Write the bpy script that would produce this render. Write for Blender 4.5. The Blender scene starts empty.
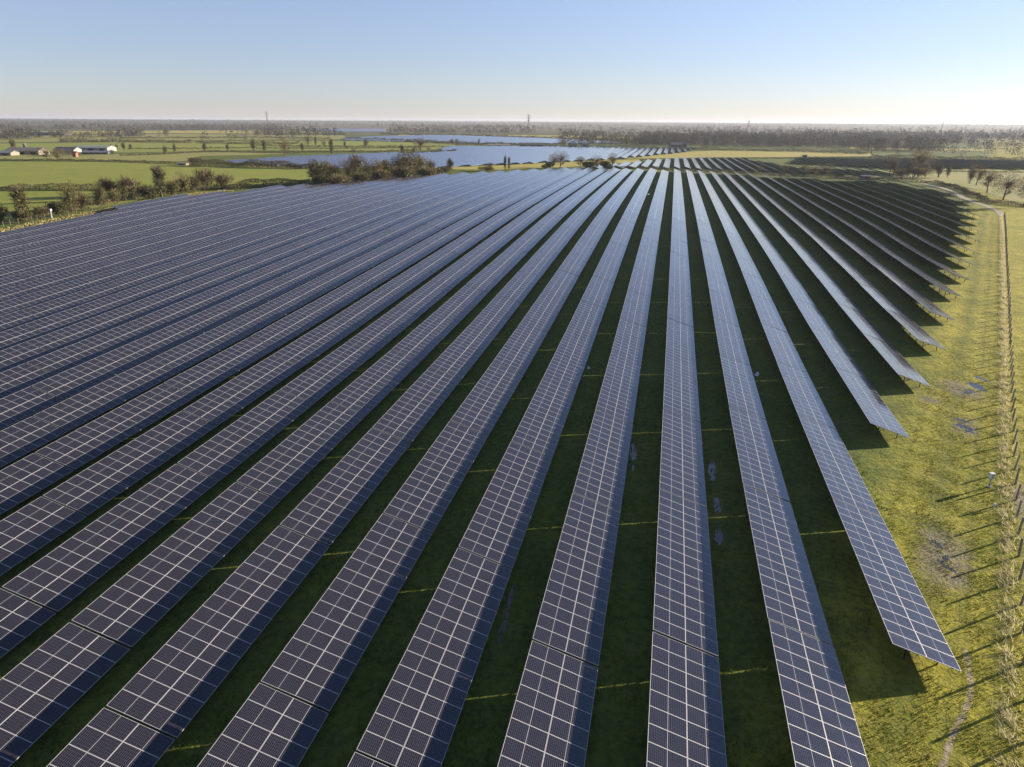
import bpy, math, random
from mathutils import Vector, Matrix
R = math.radians
random.seed(7)
C = bpy.context.scene.collection
S = 6.2                                   # distance from one row of tables to the next, metres
# ------------------------------------------------------------------ camera
AZ, PI_, RO = R(12.139), R(20.287), R(0.346)
F = 709.0
CAM = Vector((0, 0, 4.4205 * S))
fw = Vector((-math.sin(AZ) * math.cos(PI_), math.cos(AZ) * math.cos(PI_), -math.sin(PI_)))
rt = Vector((math.cos(AZ), math.sin(AZ), 0))
up = rt.cross(fw)
rt2 = rt * math.cos(RO) + up * math.sin(RO)
up2 = up * math.cos(RO) - rt * math.sin(RO)
cam = bpy.data.cameras.new('camera')
co = bpy.data.objects.new('camera', cam)
C.objects.link(co)
cam.sensor_width = 36
cam.lens = F / 1024 * 36
cam.clip_start = 0.5
cam.clip_end = 40000
mw = Matrix((rt2, up2, -fw)).transposed().to_4x4()
mw.translation = CAM
co.matrix_world = mw
sc = bpy.context.scene
sc.camera = co
sc.render.resolution_x, sc.render.resolution_y = 1024, 767
# ------------------------------------------------------------------ sky, sun, exposure
SUN_AZ, SUN_EL = R(35.4), R(12.0)          # azimuth counter-clockwise from +X
w = bpy.data.worlds.new('World')
sc.world = w
w.use_nodes = True
nt = w.node_tree
for n in list(nt.nodes): nt.nodes.remove(n)
sky = nt.nodes.new('ShaderNodeTexSky')
sky.sky_type = 'NISHITA'
sky.sun_disc = False
sky.sun_elevation = SUN_EL
sky.sun_rotation = math.pi / 2 - SUN_AZ
sky.altitude = 100
sky.air_density = 1.0
sky.dust_density = 0.1
sky.ozone_density = 3.0
bg = nt.nodes.new('ShaderNodeBackground')
bg.inputs[1].default_value = 0.05
wo = nt.nodes.new('ShaderNodeOutputWorld')
hs = nt.nodes.new('ShaderNodeHueSaturation')
hs.inputs['Saturation'].default_value = 0.78
wb = nt.nodes.new('ShaderNodeMix'); wb.data_type = 'RGBA'; wb.blend_type = 'MULTIPLY'
wb.inputs[0].default_value = 1
wb.inputs[7].default_value = (1.14, 1.145, 1.42, 1)      # camera white balance for a low winter sun
gm = nt.nodes.new('ShaderNodeGamma'); gm.inputs[1].default_value = 0.86      # softer glow round the low sun
nt.links.new(sky.outputs[0], gm.inputs[0])
nt.links.new(gm.outputs[0], hs.inputs['Color'])
nt.links.new(hs.outputs[0], wb.inputs[6])
nt.links.new(wb.outputs[2], bg.inputs[0])
nt.links.new(bg.outputs[0], wo.inputs[0])
sd = Vector((math.cos(SUN_AZ) * math.cos(SUN_EL), math.sin(SUN_AZ) * math.cos(SUN_EL), math.sin(SUN_EL)))
sl = bpy.data.lights.new('sun', 'SUN')
sl.energy = 5.0
sl.angle = R(0.5)
sl.color = (1.0, 0.86, 0.68)
so = bpy.data.objects.new('sun', sl)
C.objects.link(so)
so.rotation_euler = sd.to_track_quat('Z', 'Y').to_euler()
so.location = (0, 0, 60)
sc.view_settings.view_transform = 'Standard'
sc.view_settings.look = 'None'
sc.view_settings.gamma = 1
sc.view_settings.exposure = 1.68

# ------------------------------------------------------------------ helpers
def interp(P, t):
    if t <= P[0][0]: return P[0][1]
    for i in range(len(P) - 1):
        a, b = P[i], P[i + 1]
        if t <= b[0]:
            # Catmull-like smooth interpolation
            p0 = P[i - 1] if i else a
            p3 = P[i + 2] if i + 2 < len(P) else b
            h = b[0] - a[0]
            u = (t - a[0]) / h
            m1 = (b[1] - p0[1]) / max(b[0] - p0[0], 1e-6) * h
            m2 = (p3[1] - a[1]) / max(p3[0] - a[0], 1e-6) * h
            return ((2*u**3 - 3*u**2 + 1) * a[1] + (u**3 - 2*u**2 + u) * m1 + (-2*u**3 + 3*u**2) * b[1] + (u**3 - u**2) * m2)
    return P[-1][1]
TL = [(0, 0), (3, .005), (6, .045), (10, .12), (13, .18), (17.5, .31), (27.5, .57), (34, .66), (46, .68), (60, .60), (75, .35), (95, .1), (120, 0), (200, 0)]
TR = [(0, 0), (8, 0), (13, .03), (16, .09), (20, .18), (26, .25), (32, .285), (46, .29), (66, .22), (80, .12), (100, 0), (200, 0)]
def sm(a, b, t):
    t = min(max((t - a) / (b - a), 0), 1)
    return t * t * (3 - 2 * t)
TE = [(0, 0), (10, .005), (13, .03), (18, .05), (22, .09), (28, .10), (31, .14), (36, .18), (42, .14), (60, .18), (66, .2), (80, .12), (100, 0), (200, 0)]
def tz(x, y):                              # height of the land, metres
    X, Y = x / S, y / S
    b = sm(-3.5, 3.5, X)
    e = sm(-6.5, -.5, X - (2.7 + .389 * (Y - 5.48)))
    z = (interp(TL, Y) * (1 - b) + (interp(TR, Y) * (1 - e) + interp(TE, Y) * e) * b) * S
    z *= 1 - sm(45, 120, abs(X))
    r = math.hypot(x, y)
    if r > 3500: z += 24 * sm(3500, 9500, r)
    return z
def ray(px, py):
    return (fw + rt2 * ((px - 512) / F) - up2 * ((py - 383.5) / F))
def at(px, py, dz=0.0):                    # the point of the land under a direction of view
    d = ray(px, py)
    t0, t1 = 5.0, None
    t = 5.0
    while t < 16000:
        p = CAM + d * t
        if p.z < tz(p.x, p.y): t1 = t; break
        t0 = t
        t *= 1.03
    if t1 is None: t1 = t0
    for _ in range(24):
        m = (t0 + t1) / 2
        p = CAM + d * m
        if p.z < tz(p.x, p.y): t1 = m
        else: t0 = m
    p = CAM + d * t1
    return Vector((p.x, p.y, tz(p.x, p.y) + dz))
def project(p):
    d = Vector(p) - CAM
    z = d.dot(fw)
    if z < 1: return None
    return 512 + F * d.dot(rt2) / z, 383.5 - F * d.dot(up2) / z
def depth(p): return (Vector(p) - CAM).dot(fw)

class MB:
    def __init__(s): s.v = []; s.f = []; s.m = []; s.uv = []
    def quad(s, a, b, c, d, m=0, uv=None):
        i = len(s.v); s.v += [tuple(a), tuple(b), tuple(c), tuple(d)]
        s.f.append((i, i+1, i+2, i+3)); s.m.append(m)
        s.uv += uv or [(0, 0), (1, 0), (1, 1), (0, 1)]
    def tri(s, a, b, c, m=0):
        i = len(s.v); s.v += [tuple(a), tuple(b), tuple(c)]
        s.f.append((i, i+1, i+2)); s.m.append(m); s.uv += [(0, 0), (1, 0), (1, 1)]
    def box(s, x0, x1, y0, y1, z0, z1, m=0, xf=None):
        P = [Vector((x, y, z)) for z in (z0, z1) for y in (y0, y1) for x in (x0, x1)]
        if xf: P = [xf @ p for p in P]
        for q in ((0,2,3,1),(4,5,7,6),(0,1,5,4),(2,6,7,3),(0,4,6,2),(1,3,7,5)):
            s.quad(*[P[k] for k in q], m=m)
    def bar(s, a, b, r0, r1=None, n=4, m=0, cap=True):
        a = Vector(a); b = Vector(b); r1 = r0 if r1 is None else r1
        d = (b - a).normalized()
        u = d.orthogonal().normalized(); v = d.cross(u)
        i = len(s.v)
        for (c, r) in ((a, r0), (b, r1)):
            for k in range(n):
                t = 2 * math.pi * (k + .5) / n
                s.v.append(tuple(c + u * (math.cos(t) * r) + v * (math.sin(t) * r)))
        for k in range(n):
            l = (k + 1) % n
            s.f.append((i+k, i+l, i+n+l, i+n+k)); s.m.append(m); s.uv += [(0,0),(1,0),(1,1),(0,1)]
        if cap:
            s.f.append(tuple(i+n+k for k in range(n))); s.m.append(m); s.uv += [(0,0)] * n
    def mesh(s, name, mats):
        me = bpy.data.meshes.new(name)
        me.from_pydata(s.v, [], s.f)
        for k in mats: me.materials.append(k)
        if len(mats) > 1: me.polygons.foreach_set('material_index', s.m)
        uvl = me.uv_layers.new(name='UVMap')
        flat = [c for t in s.uv for c in t]
        uvl.data.foreach_set('uv', flat)
        me.update()
        return me
    def build(s, name, mats, parent=None, loc=(0, 0, 0)):
        if not isinstance(mats, (list, tuple)): mats = [mats]
        return link(name, s.mesh(name, mats), parent, loc)
def link(name, me, parent=None, loc=(0, 0, 0)):
    o = bpy.data.objects.new(name, me)
    C.objects.link(o)
    o.location = loc
    if parent: o.parent = parent
    return o
def tag(o, label=None, cat=None, group=None, kind=None):
    if label: o['label'] = label
    if cat: o['category'] = cat
    if group: o['group'] = group
    if kind: o['kind'] = kind
    return o
def empty(name, loc, rz=0):
    o = bpy.data.objects.new(name, None)
    C.objects.link(o); o.location = loc; o.rotation_euler = (0, 0, rz)
    o.empty_display_size = .3
    return o

# ------------------------------------------------------------------ materials
def mat(name, base=(.5, .5, .5), rough=.8, spec=.3, metal=0):
    m = bpy.data.materials.new(name); m.use_nodes = True
    b = m.node_tree.nodes['Principled BSDF']
    b.inputs['Base Color'].default_value = (*base, 1)
    b.inputs['Roughness'].default_value = rough
    b.inputs['Specular IOR Level'].default_value = spec
    b.inputs['Metallic'].default_value = metal
    return m, m.node_tree, b
def noise(t, scale, detail=4, rough=.55, vec=None, w=None):
    n = t.nodes.new('ShaderNodeTexNoise'); n.inputs['Scale'].default_value = scale
    n.inputs['Detail'].default_value = detail; n.inputs['Roughness'].default_value = rough
    if vec: t.links.new(vec, n.inputs['Vector'])
    return n.outputs['Fac']
def ramp(t, fac, stops):
    r = t.nodes.new('ShaderNodeValToRGB')
    e = r.color_ramp.elements
    while len(e) < len(stops): e.new(.5)
    for i, (p, c) in enumerate(stops):
        e[i].position = p; e[i].color = (*c, 1) if len(c) == 3 else c
    t.links.new(fac, r.inputs[0]); return r.outputs[0]
def math_(t, op, a, b=None, c=None):
    n = t.nodes.new('ShaderNodeMath'); n.operation = op
    for i, q in enumerate((a, b, c)):
        if q is None: continue
        if isinstance(q, (int, float)): n.inputs[i].default_value = q
        else: t.links.new(q, n.inputs[i])
    return n.outputs[0]
def mix(t, fac, a, b, blend='MIX'):
    n = t.nodes.new('ShaderNodeMix'); n.data_type = 'RGBA'; n.blend_type = blend
    for s_, q in ((0, fac), (6, a), (7, b)):
        if isinstance(q, (int, float)): n.inputs[s_].default_value = q
        elif isinstance(q, tuple): n.inputs[s_].default_value = (*q, 1)
        else: t.links.new(q, n.inputs[s_])
    return n.outputs[2]
def coord(t, kind='Object'):
    return t.nodes.new('ShaderNodeTexCoord').outputs[kind]
def mapping(t, vec, scale=(1, 1, 1), rot=(0, 0, 0)):
    n = t.nodes.new('ShaderNodeMapping'); n.inputs['Scale'].default_value = scale; n.inputs['Rotation'].default_value = rot
    t.links.new(vec, n.inputs['Vector']); return n.outputs[0]
def bump(t, b, h, dist, strength=1):
    n = t.nodes.new('ShaderNodeBump'); n.inputs['Distance'].default_value = dist; n.inputs['Strength'].default_value = strength
    t.links.new(h, n.inputs['Height']); t.links.new(n.outputs[0], b.inputs['Normal'])
def noisy(name, c0, c1, scale, rough=.8, spec=.3, metal=0, detail=3, bmp=0, kind='Object'):
    m, t, b = mat(name, c0, rough, spec, metal)
    f = noise(t, scale, detail, vec=coord(t, kind))
    t.links.new(ramp(t, f, [(.3, c0), (.7, c1)]), b.inputs['Base Color'])
    if bmp: bump(t, b, f, bmp)
    return m
def leafy(name, c0, c1, c2=None, tl=.12):
    """twig / leaf clumps: colour varies from piece to piece"""
    m, t, b = mat(name, c0, .8, .15)
    g = t.nodes.new('ShaderNodeNewGeometry')
    oi = t.nodes.new('ShaderNodeObjectInfo')
    f = math_(t, 'ADD', math_(t, 'MULTIPLY', g.outputs['Random Per Island'], .7), math_(t, 'MULTIPLY', oi.outputs['Random'], .3))
    col = ramp(t, f, [(0, c0), (.6, c1), (1, c2 or c1)])
    t.links.new(col, b.inputs['Base Color'])
    tr = t.nodes.new('ShaderNodeBsdfTranslucent'); t.links.new(col, tr.inputs[0])
    ms = t.nodes.new('ShaderNodeMixShader'); ms.inputs[0].default_value = tl
    o = t.nodes['Material Output']
    t.links.new(b.outputs[0], ms.inputs[1]); t.links.new(tr.outputs[0], ms.inputs[2]); t.links.new(ms.outputs[0], o.inputs[0])
    return m

def grass_mat(name, a, b_, c, near=True):
    m, t, b = mat(name, a, .95, .1)
    P = coord(t)
    big = noise(t, .035, 4, .6, P)
    mid = noise(t, .28, 5, .62, P)
    fine = noise(t, 2.6, 6, .7, P)
    col = ramp(t, big, [(.35, a), (.62, b_)])
    col = mix(t, math_(t, 'MULTIPLY', ramp(t, mid, [(.42, (0, 0, 0)), (.68, (1, 1, 1))]), .55), col, c)
    k = ramp(t, fine, [(.30, (.50, .50, .50)), (.52, (1, 1, 1)), (.75, (1.35, 1.3, 1.2))])
    col = mix(t, 1.0, col, k, 'MULTIPLY')
    t.links.new(col, b.inputs['Base Color'])
    if near:
        h = math_(t, 'ADD', math_(t, 'MULTIPLY', fine, .22), math_(t, 'MULTIPLY', mid, .5))
        h = math_(t, 'ADD', h, math_(t, 'MULTIPLY', noise(t, 9.0, 3, .6, P), .05))
        bump(t, b, h, 1.0, .9)
    return m
M = {}
# the pasture: the worn grass strip beside the fence and the wet, shade-darkened ground between the rows belong to the same sheet
def ground_mat():
    m, t, b = mat('pasture', (.1, .1, .03), .95, .1)
    P = coord(t)
    big = noise(t, .03, 4, .6, P)
    mid = noise(t, .25, 5, .62, P)
    fine = noise(t, 2.2, 6, .72, P)
    col = ramp(t, big, [(.38, (.205, .215, .022)), (.62, (.320, .288, .038))])
    col = mix(t, math_(t, 'MULTIPLY', ramp(t, mid, [(.45, (0, 0, 0)), (.7, (1, 1, 1))]), .6), col, (.125, .145, .016))
    st = noise(t, 1.0, 5, .6, mapping(t, P, (.06, 1.2, 1), (0, 0, R(-20))))
    col = mix(t, math_(t, 'MULTIPLY', ramp(t, st, [(.5, (0, 0, 0)), (.72, (1, 1, 1))]), .4), col, (.25, .20, .075))
    # vehicle wear between the last tables and the fence: parallel to the fence line
    sp = t.nodes.new('ShaderNodeSeparateXYZ'); t.links.new(P, sp.inputs[0])
    # perpendicular distance from the fence, metres (positive towards the tables)
    d = math_(t, 'SUBTRACT', math_(t, 'MULTIPLY', sp.outputs[1], .376), math_(t, 'SUBTRACT', sp.outputs[0], 1.165 * S))
    wob = math_(t, 'MULTIPLY', noise(t, .05, 3, .5, P), 2.4)
    d = math_(t, 'ADD', math_(t, 'MULTIPLY', d, .936), math_(t, 'SUBTRACT', wob, 1.2))
    for c0_, wd, cc, am in ((5.3, 1.5, (.065, .088, .016), .6), (3.1, .7, (.080, .095, .02), .35)):
        q = math_(t, 'ABSOLUTE', math_(t, 'SUBTRACT', d, c0_))
        q = math_(t, 'SUBTRACT', 1, math_(t, 'DIVIDE', q, wd))
        q = math_(t, 'MAXIMUM', q, 0)
        q = math_(t, 'MULTIPLY', math_(t, 'MULTIPLY', q, math_(t, 'ADD', mid, .45)), am)
        col = mix(t, q, col, cc)
    # under and between the tables lush grass, its colour darkened further to deepen the rows' shade
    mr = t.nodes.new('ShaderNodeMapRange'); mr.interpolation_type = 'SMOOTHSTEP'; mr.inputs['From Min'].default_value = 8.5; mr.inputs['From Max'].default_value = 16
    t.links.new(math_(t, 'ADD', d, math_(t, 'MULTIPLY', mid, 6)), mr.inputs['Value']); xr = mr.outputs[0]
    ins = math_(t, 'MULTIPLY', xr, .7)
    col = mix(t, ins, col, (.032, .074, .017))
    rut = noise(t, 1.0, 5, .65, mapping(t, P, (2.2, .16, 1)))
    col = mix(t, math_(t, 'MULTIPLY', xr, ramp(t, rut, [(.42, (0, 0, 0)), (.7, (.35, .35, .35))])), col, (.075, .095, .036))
    k = ramp(t, fine, [(.30, (.42, .45, .45)), (.50, (1, 1, 1)), (.72, (1.5, 1.4, 1.25))])
    col = mix(t, 1.0, col, k, 'MULTIPLY')
    t.links.new(col, b.inputs['Base Color'])
    h = math_(t, 'ADD', math_(t, 'MULTIPLY', fine, .20), math_(t, 'MULTIPLY', mid, .5))
    h = math_(t, 'ADD', h, math_(t, 'MULTIPLY', noise(t, 8.0, 3, .6, P), .05))
    bump(t, b, h, 1.0, .9)
    return m
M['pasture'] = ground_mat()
M['field_green'] = grass_mat('field_green', (.185, .225, .036), (.225, .245, .045), (.26, .245, .06), False)
M['field_pale'] = grass_mat('field_pale', (.22, .23, .06), (.27, .25, .08), (.18, .19, .05), False)
M['field_yellow'] = grass_mat('field_yellow', (.32, .28, .06), (.38, .32, .09), (.25, .24, .05), False)
M['field_brown'] = grass_mat('field_brown', (.12, .085, .05), (.15, .11, .065), (.09, .08, .04), False)
M['dry'] = leafy('dry_grass_blades', (.30, .27, .12), (.58, .52, .32), (.80, .74, .56), .4)
M['blade'] = leafy('grass_blades', (.10, .125, .016), (.20, .195, .03), (.30, .26, .065), .35)
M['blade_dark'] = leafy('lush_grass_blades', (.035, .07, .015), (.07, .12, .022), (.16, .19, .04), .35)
M['gravel'] = noisy('gravel', (.17, .15, .10), (.31, .27, .20), 1.5, .9, .2, detail=6)
M['twig'] = leafy('bare_twigs', (.060, .046, .030), (.160, .125, .070), (.29, .235, .135))
M['twig_olive'] = leafy('budding_twigs', (.060, .056, .022), (.155, .135, .048), (.27, .225, .095))
M['ivy'] = leafy('ivy_leaves', (.016, .025, .009), (.046, .058, .018), (.10, .105, .032))
M['wood_twig'] = leafy('wood_twigs', (.045, .037, .034), (.072, .059, .050), (.10, .083, .066), .05)
M['wood_ever'] = leafy('wood_evergreen', (.014, .02, .012), (.028, .036, .018), (.05, .055, .025), .05)
M['wood_olive'] = leafy('wood_olive', (.04, .04, .022), (.07, .066, .034), (.11, .10, .05), .05)
M['bark'] = noisy('bark', (.055, .045, .033), (.13, .105, .08), 3, .95, .1, detail=6)
M['galv'] = noisy('galvanised_steel', (.30, .31, .32), (.48, .49, .50), 6, .45, .5, .7)
M['steel'] = noisy('dull_steel', (.025, .025, .025), (.04, .04, .038), 6, .9, .05, 0)
M['wood'] = noisy('weathered_post_wood', (.13, .105, .075), (.26, .22, .17), 8, .9, .15, detail=5)
M['wire'] = mat('fence_wire', (.12, .115, .10), .7, .2, 0)[0]
M['white'] = noisy('white_paint', (.62, .62, .60), (.72, .72, .70), 3, .5, .4)
M['dull_white'] = noisy('dull_white_wall', (.06, .06, .058), (.11, .11, .105), 1, .8, .2)
M['cream'] = noisy('cream_render', (.18, .155, .115), (.26, .225, .17), 1, .85, .2)
M['grey_roof'] = noisy('grey_sheet_roof', (.16, .17, .17), (.26, .27, .26), .5, .7, .3)
M['green_roof'] = noisy('green_sheet_roof', (.20, .23, .20), (.28, .31, .26), .5, .7, .3)
M['red_brick'] = noisy('red_brick', (.22, .08, .06), (.34, .14, .10), 1.5, .9, .2)
M['slate'] = noisy('slate_roof', (.06, .065, .075), (.12, .12, .13), 1.5, .7, .3)
M['dark'] = mat('dark_opening', (.015, .015, .016), .6, .3)[0]
M['mud'] = noisy('mud', (.10, .085, .065), (.20, .165, .13), 1.2, .55, .5, detail=7, bmp=.06)
M['pylon'] = mat('pylon_steel', (.08, .08, .08), .6, .4, .3)[0]
def water_mat():
    m, t, b = mat('puddle_water', (.045, .045, .035), .06, .5)
    P = coord(t)
    bump(t, b, noise(t, 6, 2, .5, P), .01, .3)
    return m
M['water'] = water_mat()

# panel glass: UV in metres measured on one module (u across 1.038, v along 1.84)
MU, MV = 1.037, 1.846
def glass_mat():
    m, t, b = mat('panel_glass', (.012, .013, .02), .12, .7)
    uv = t.nodes.new('ShaderNodeUVMap').outputs[0]
    sp = t.nodes.new('ShaderNodeSeparateXYZ'); t.links.new(uv, sp.inputs[0])
    u, v = sp.outputs[0], sp.outputs[1]
    def line(x, pitch, wd, off=0.0):
        q = math_(t, 'FRACT', math_(t, 'DIVIDE', math_(t, 'ADD', x, off), pitch))
        q = math_(t, 'ABSOLUTE', math_(t, 'SUBTRACT', q, .5))
        return math_(t, 'GREATER_THAN', q, .5 - wd / pitch / 2)
    edge_u = math_(t, 'GREATER_THAN', math_(t, 'ABSOLUTE', math_(t, 'SUBTRACT', u, MU / 2)), MU / 2 - .0135)
    edge_v = math_(t, 'GREATER_THAN', math_(t, 'ABSOLUTE', math_(t, 'SUBTRACT', v, MV / 2)), MV / 2 - .017)
    mid = math_(t, 'LESS_THAN', math_(t, 'ABSOLUTE', math_(t, 'SUBTRACT', v, MV / 2)), .014)
    cu = math_(t, 'MULTIPLY', line(u, (MU - .04) / 6, .010, -.02), .34)
    cv = math_(t, 'MULTIPLY', line(v, (MV - .056) / 20, .014, -.028), .42)
    back = math_(t, 'MAXIMUM', math_(t, 'MAXIMUM', edge_u, edge_v), math_(t, 'MULTIPLY', mid, .95))
    lines = math_(t, 'MAXIMUM', cu, cv)
    P = coord(t)
    oi = t.nodes.new('ShaderNodeObjectInfo')
    g = t.nodes.new('ShaderNodeNewGeometry')
    cell = ramp(t, g.outputs['Random Per Island'], [(0, (.0060, .0058, .0100)), (.5, (.0085, .0074, .0115)), (1, (.0125, .0105, .0140))])
    col = mix(t, lines, cell, (.11, .11, .125))
    col = mix(t, back, col, (.25, .25, .265))
    # thin film of dust
    dust = noise(t, 1.3, 4, .6, P)
    col = mix(t, math_(t, 'MULTIPLY', dust, .018), col, (.34, .29, .24))
    t.links.new(col, b.inputs['Base Color'])
    b.inputs['Specular Tint'].default_value = (.62, .83, 1.0, 1)
    t.links.new(ramp(t, dust, [(.3, (.08, .08, .08)), (.7, (.17, .17, .17))]), b.inputs['Roughness'])
    return m
M['glass'] = glass_mat()
M['frame'] = mat('anodised_frame', (.42, .42, .43), .5, .4, .2)[0]
M['back'] = mat('panel_back_sheet', (.45, .45, .46), .7, .3)[0]
# for tables far away: one sheet per table, the same grid repeated by the module pitch
PU, PV = 1.0485, 1.862
def far_glass():
    m, t, b = mat('panel_glass_far', (.012, .013, .02), .12, .7)
    uv = t.nodes.new('ShaderNodeUVMap').outputs[0]
    sp = t.nodes.new('ShaderNodeSeparateXYZ'); t.links.new(uv, sp.inputs[0])
    def near(x, pitch, wd):
        q = math_(t, 'ABSOLUTE', math_(t, 'SUBTRACT', math_(t, 'FRACT', math_(t, 'DIVIDE', x, pitch)), .5))
        return math_(t, 'GREATER_THAN', q, .5 - wd / pitch / 2)
    b.inputs['Specular Tint'].default_value = (.62, .83, 1.0, 1)
    l = math_(t, 'MAXIMUM', near(sp.outputs[0], PU, .045), near(sp.outputs[1], PV, .08))
    oi = t.nodes.new('ShaderNodeNewGeometry')
    cell = ramp(t, oi.outputs['Random Per Island'], [(0, (.008, .009, .019)), (1, (.013, .013, .023))])
    t.links.new(mix(t, l, cell, (.36, .36, .38)), b.inputs['Base Color'])
    return m
M['glass_far'] = far_glass()

# ------------------------------------------------------------------ the land
def land():
    def axis(lo, hi, step, far, sgn_lo=True):
        A = []
        x = lo
        while x <= hi: A.append(x); x += step
        s = step; a = lo
        L = []
        while a > -far: s *= 1.22; a -= s; L.append(a)
        s = step; b_ = A[-1]
        while b_ < far: s *= 1.22; b_ += s; A.append(b_)
        return L[::-1] + A
    xs = axis(-320, 240, 4.0, 15000)
    ys = axis(-40, 700, 4.0, 15000)
    ys = [y for y in ys if y > -700]
    v = [(x, y, tz(x, y)) for y in ys for x in xs]
    n = len(xs)
    f = [(j*n+i, j*n+i+1, (j+1)*n+i+1, (j+1)*n+i) for j in range(len(ys)-1) for i in range(n-1)]
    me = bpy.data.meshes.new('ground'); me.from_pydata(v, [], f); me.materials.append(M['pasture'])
    for p in me.polygons: p.use_smooth = True
    o = link('ground', me)
    tag(o, kind='structure')
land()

def inside(p, poly):
    x, y = p; c = False; j = len(poly) - 1
    for i in range(len(poly)):
        xi, yi = poly[i][0], poly[i][1]; xj, yj = poly[j][0], poly[j][1]
        if (yi > y) != (yj > y) and x < (xj - xi) * (y - yi) / (yj - yi) + xi: c = not c
        j = i
    return c
def sheet(name, pts, m, dz, cell=None):
    """a ground sheet following the land, outline given by ground points"""
    import bmesh
    bm = bmesh.new()
    vs = [bm.verts.new((p[0], p[1], 0)) for p in pts]
    bm.faces.new(vs)
    bmesh.ops.triangulate(bm, faces=bm.faces[:])
    cell = cell or 12.0
    xs = [p[0] for p in pts]; ys = [p[1] for p in pts]
    for lo, hi, nrm in ((min(xs), max(xs), (1, 0, 0)), (min(ys), max(ys), (0, 1, 0))):
        n = min(60, max(1, int((hi - lo) / cell)))
        for i in range(1, n):
            q = lo + (hi - lo) * i / n
            bmesh.ops.bisect_plane(bm, geom=bm.verts[:] + bm.edges[:] + bm.faces[:], plane_co=(q*nrm[0], q*nrm[1], 0), plane_no=nrm)
    for v in bm.verts: v.co.z = tz(v.co.x, v.co.y) + dz
    for f_ in bm.faces: f_.smooth = True
    bmesh.ops.recalc_face_normals(bm, faces=bm.faces[:])
    me = bpy.data.meshes.new(name); bm.to_mesh(me); bm.free()
    if me.polygons and me.polygons[0].normal.z < 0: me.flip_normals()
    me.materials.append(m)
    o = link(name, me); tag(o, kind='structure'); return o
def pxsheet(name, P, m, dz=.1, cell=None):
    return sheet(name, [at(*p) for p in P], m, dz, cell)

# fields of the far country
pxsheet('field', [(-60, 190), (0, 187.5), (90, 189), (130, 190), (200, 184), (330, 181), (330, 168), (250, 166), (185, 163), (100, 162), (0, 161.5), (-60, 161)], M['field_green'], .06)
pxsheet('field', [(-60, 232), (-5, 222), (60, 213), (110, 206), (140, 200), (150, 193), (90, 191.5), (0, 191), (-60, 191)], M['field_green'], .06)
pxsheet('field', [(-60, 159), (60, 159.5), (180, 161.5), (192, 160), (200, 156), (255, 155), (300, 153), (256, 151), (160, 153.5), (60, 157), (-60, 156)], M['field_pale'], .08)
pxsheet('field', [(128, 152.5), (256, 150), (400, 151), (455, 148.5), (455, 143.5), (360, 141), (256, 141), (128, 142), (-40, 144), (-40, 152)], M['field_green'], .08)
pxsheet('field', [(-40, 143), (128, 141), (256, 139.5), (345, 139.5), (345, 135), (256, 134.5), (150, 134), (60, 135), (-40, 138)], M['field_pale'], .1)
pxsheet('field', [(-30, 134), (60, 134.4), (150, 133.2), (330, 134), (330, 130.7), (200, 130.5), (100, 131), (-30, 131.5)], M['field_yellow'], .15)
pxsheet('field', [(560, 160), (640, 158.6), (700, 157.6), (800, 157), (872, 156), (872, 153.5), (800, 151.4), (720, 150.4), (692, 151.5), (640, 156.8), (560, 161)], M['field_yellow'], .08)
pxsheet('field', [(430, 169.3), (500, 169.8), (560, 167.4), (640, 162), (640, 159.2), (560, 162), (500, 165.5), (430, 168)], M['field_yellow'], .07)
pxsheet('field', [(395, 136.8), (520, 137.8), (640, 139.8), (640, 137.2), (560, 135.2), (400, 134.7)], M['field_yellow'], .12)
pxsheet('field', [(725, 142.3), (840, 143), (840, 140.3), (725, 139.7)], M['field_yellow'], .12)
pxsheet('field', [(850, 148.8), (990, 151.2), (990, 149.3), (850, 147.2)], M['field_yellow'], .12)
pxsheet('field', [(868, 176), (905, 181), (950, 184), (985, 191), (1010, 201), (1070, 208), (1070, 172), (980, 170), (900, 168.5), (870, 171)], M['field_pale'], .06)
pxsheet('field', [(300, 128.6), (560, 131), (560, 127.6), (300, 126.6)], M['field_brown'], .2)
# gravel track curving away past the end of the fence, mud and standing water
def ribbon(name, P, wds, m, dz, wob=0):
    P = [Vector(p) for p in P]
    L = []; Rr = []
    for i, p in enumerate(P):
        d = (P[min(i+1, len(P)-1)] - P[max(i-1, 0)]); d.z = 0; d.normalize()
        nrm = Vector((-d.y, d.x, 0))
        a, b = wds[i] * (1 + random.uniform(-wob, wob)), wds[i] * (1 + random.uniform(-wob, wob))
        L.append(p + nrm * a / 2); Rr.append(p - nrm * b / 2)
    mb = MB()
    for i in range(len(P) - 1):
        q = [L[i], Rr[i], Rr[i+1], L[i+1]]
        q = [(a.x, a.y, tz(a.x, a.y) + dz) for a in q]
        mb.quad(q[1], q[0], q[3], q[2]) if False else mb.quad(q[0], q[1], q[2], q[3])
    o = mb.build(name, m); tag(o, kind='structure'); return o
def dense(P, n):
    out = []
    for i in range(len(P) - 1):
        for k in range(n): out.append(P[i].lerp(P[i+1], k / n))
    out.append(P[-1]); return out
tp = dense([at(*p) for p in [(1003.5, 216), (997, 211), (985, 205.5), (972, 201.5), (962, 197), (952, 191.5), (938, 187), (922, 183.5)]], 4)
ribbon('gravel_track', tp, [2.0 + .03 * i for i in range(len(tp))], M['gravel'], .05, .25)
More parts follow.
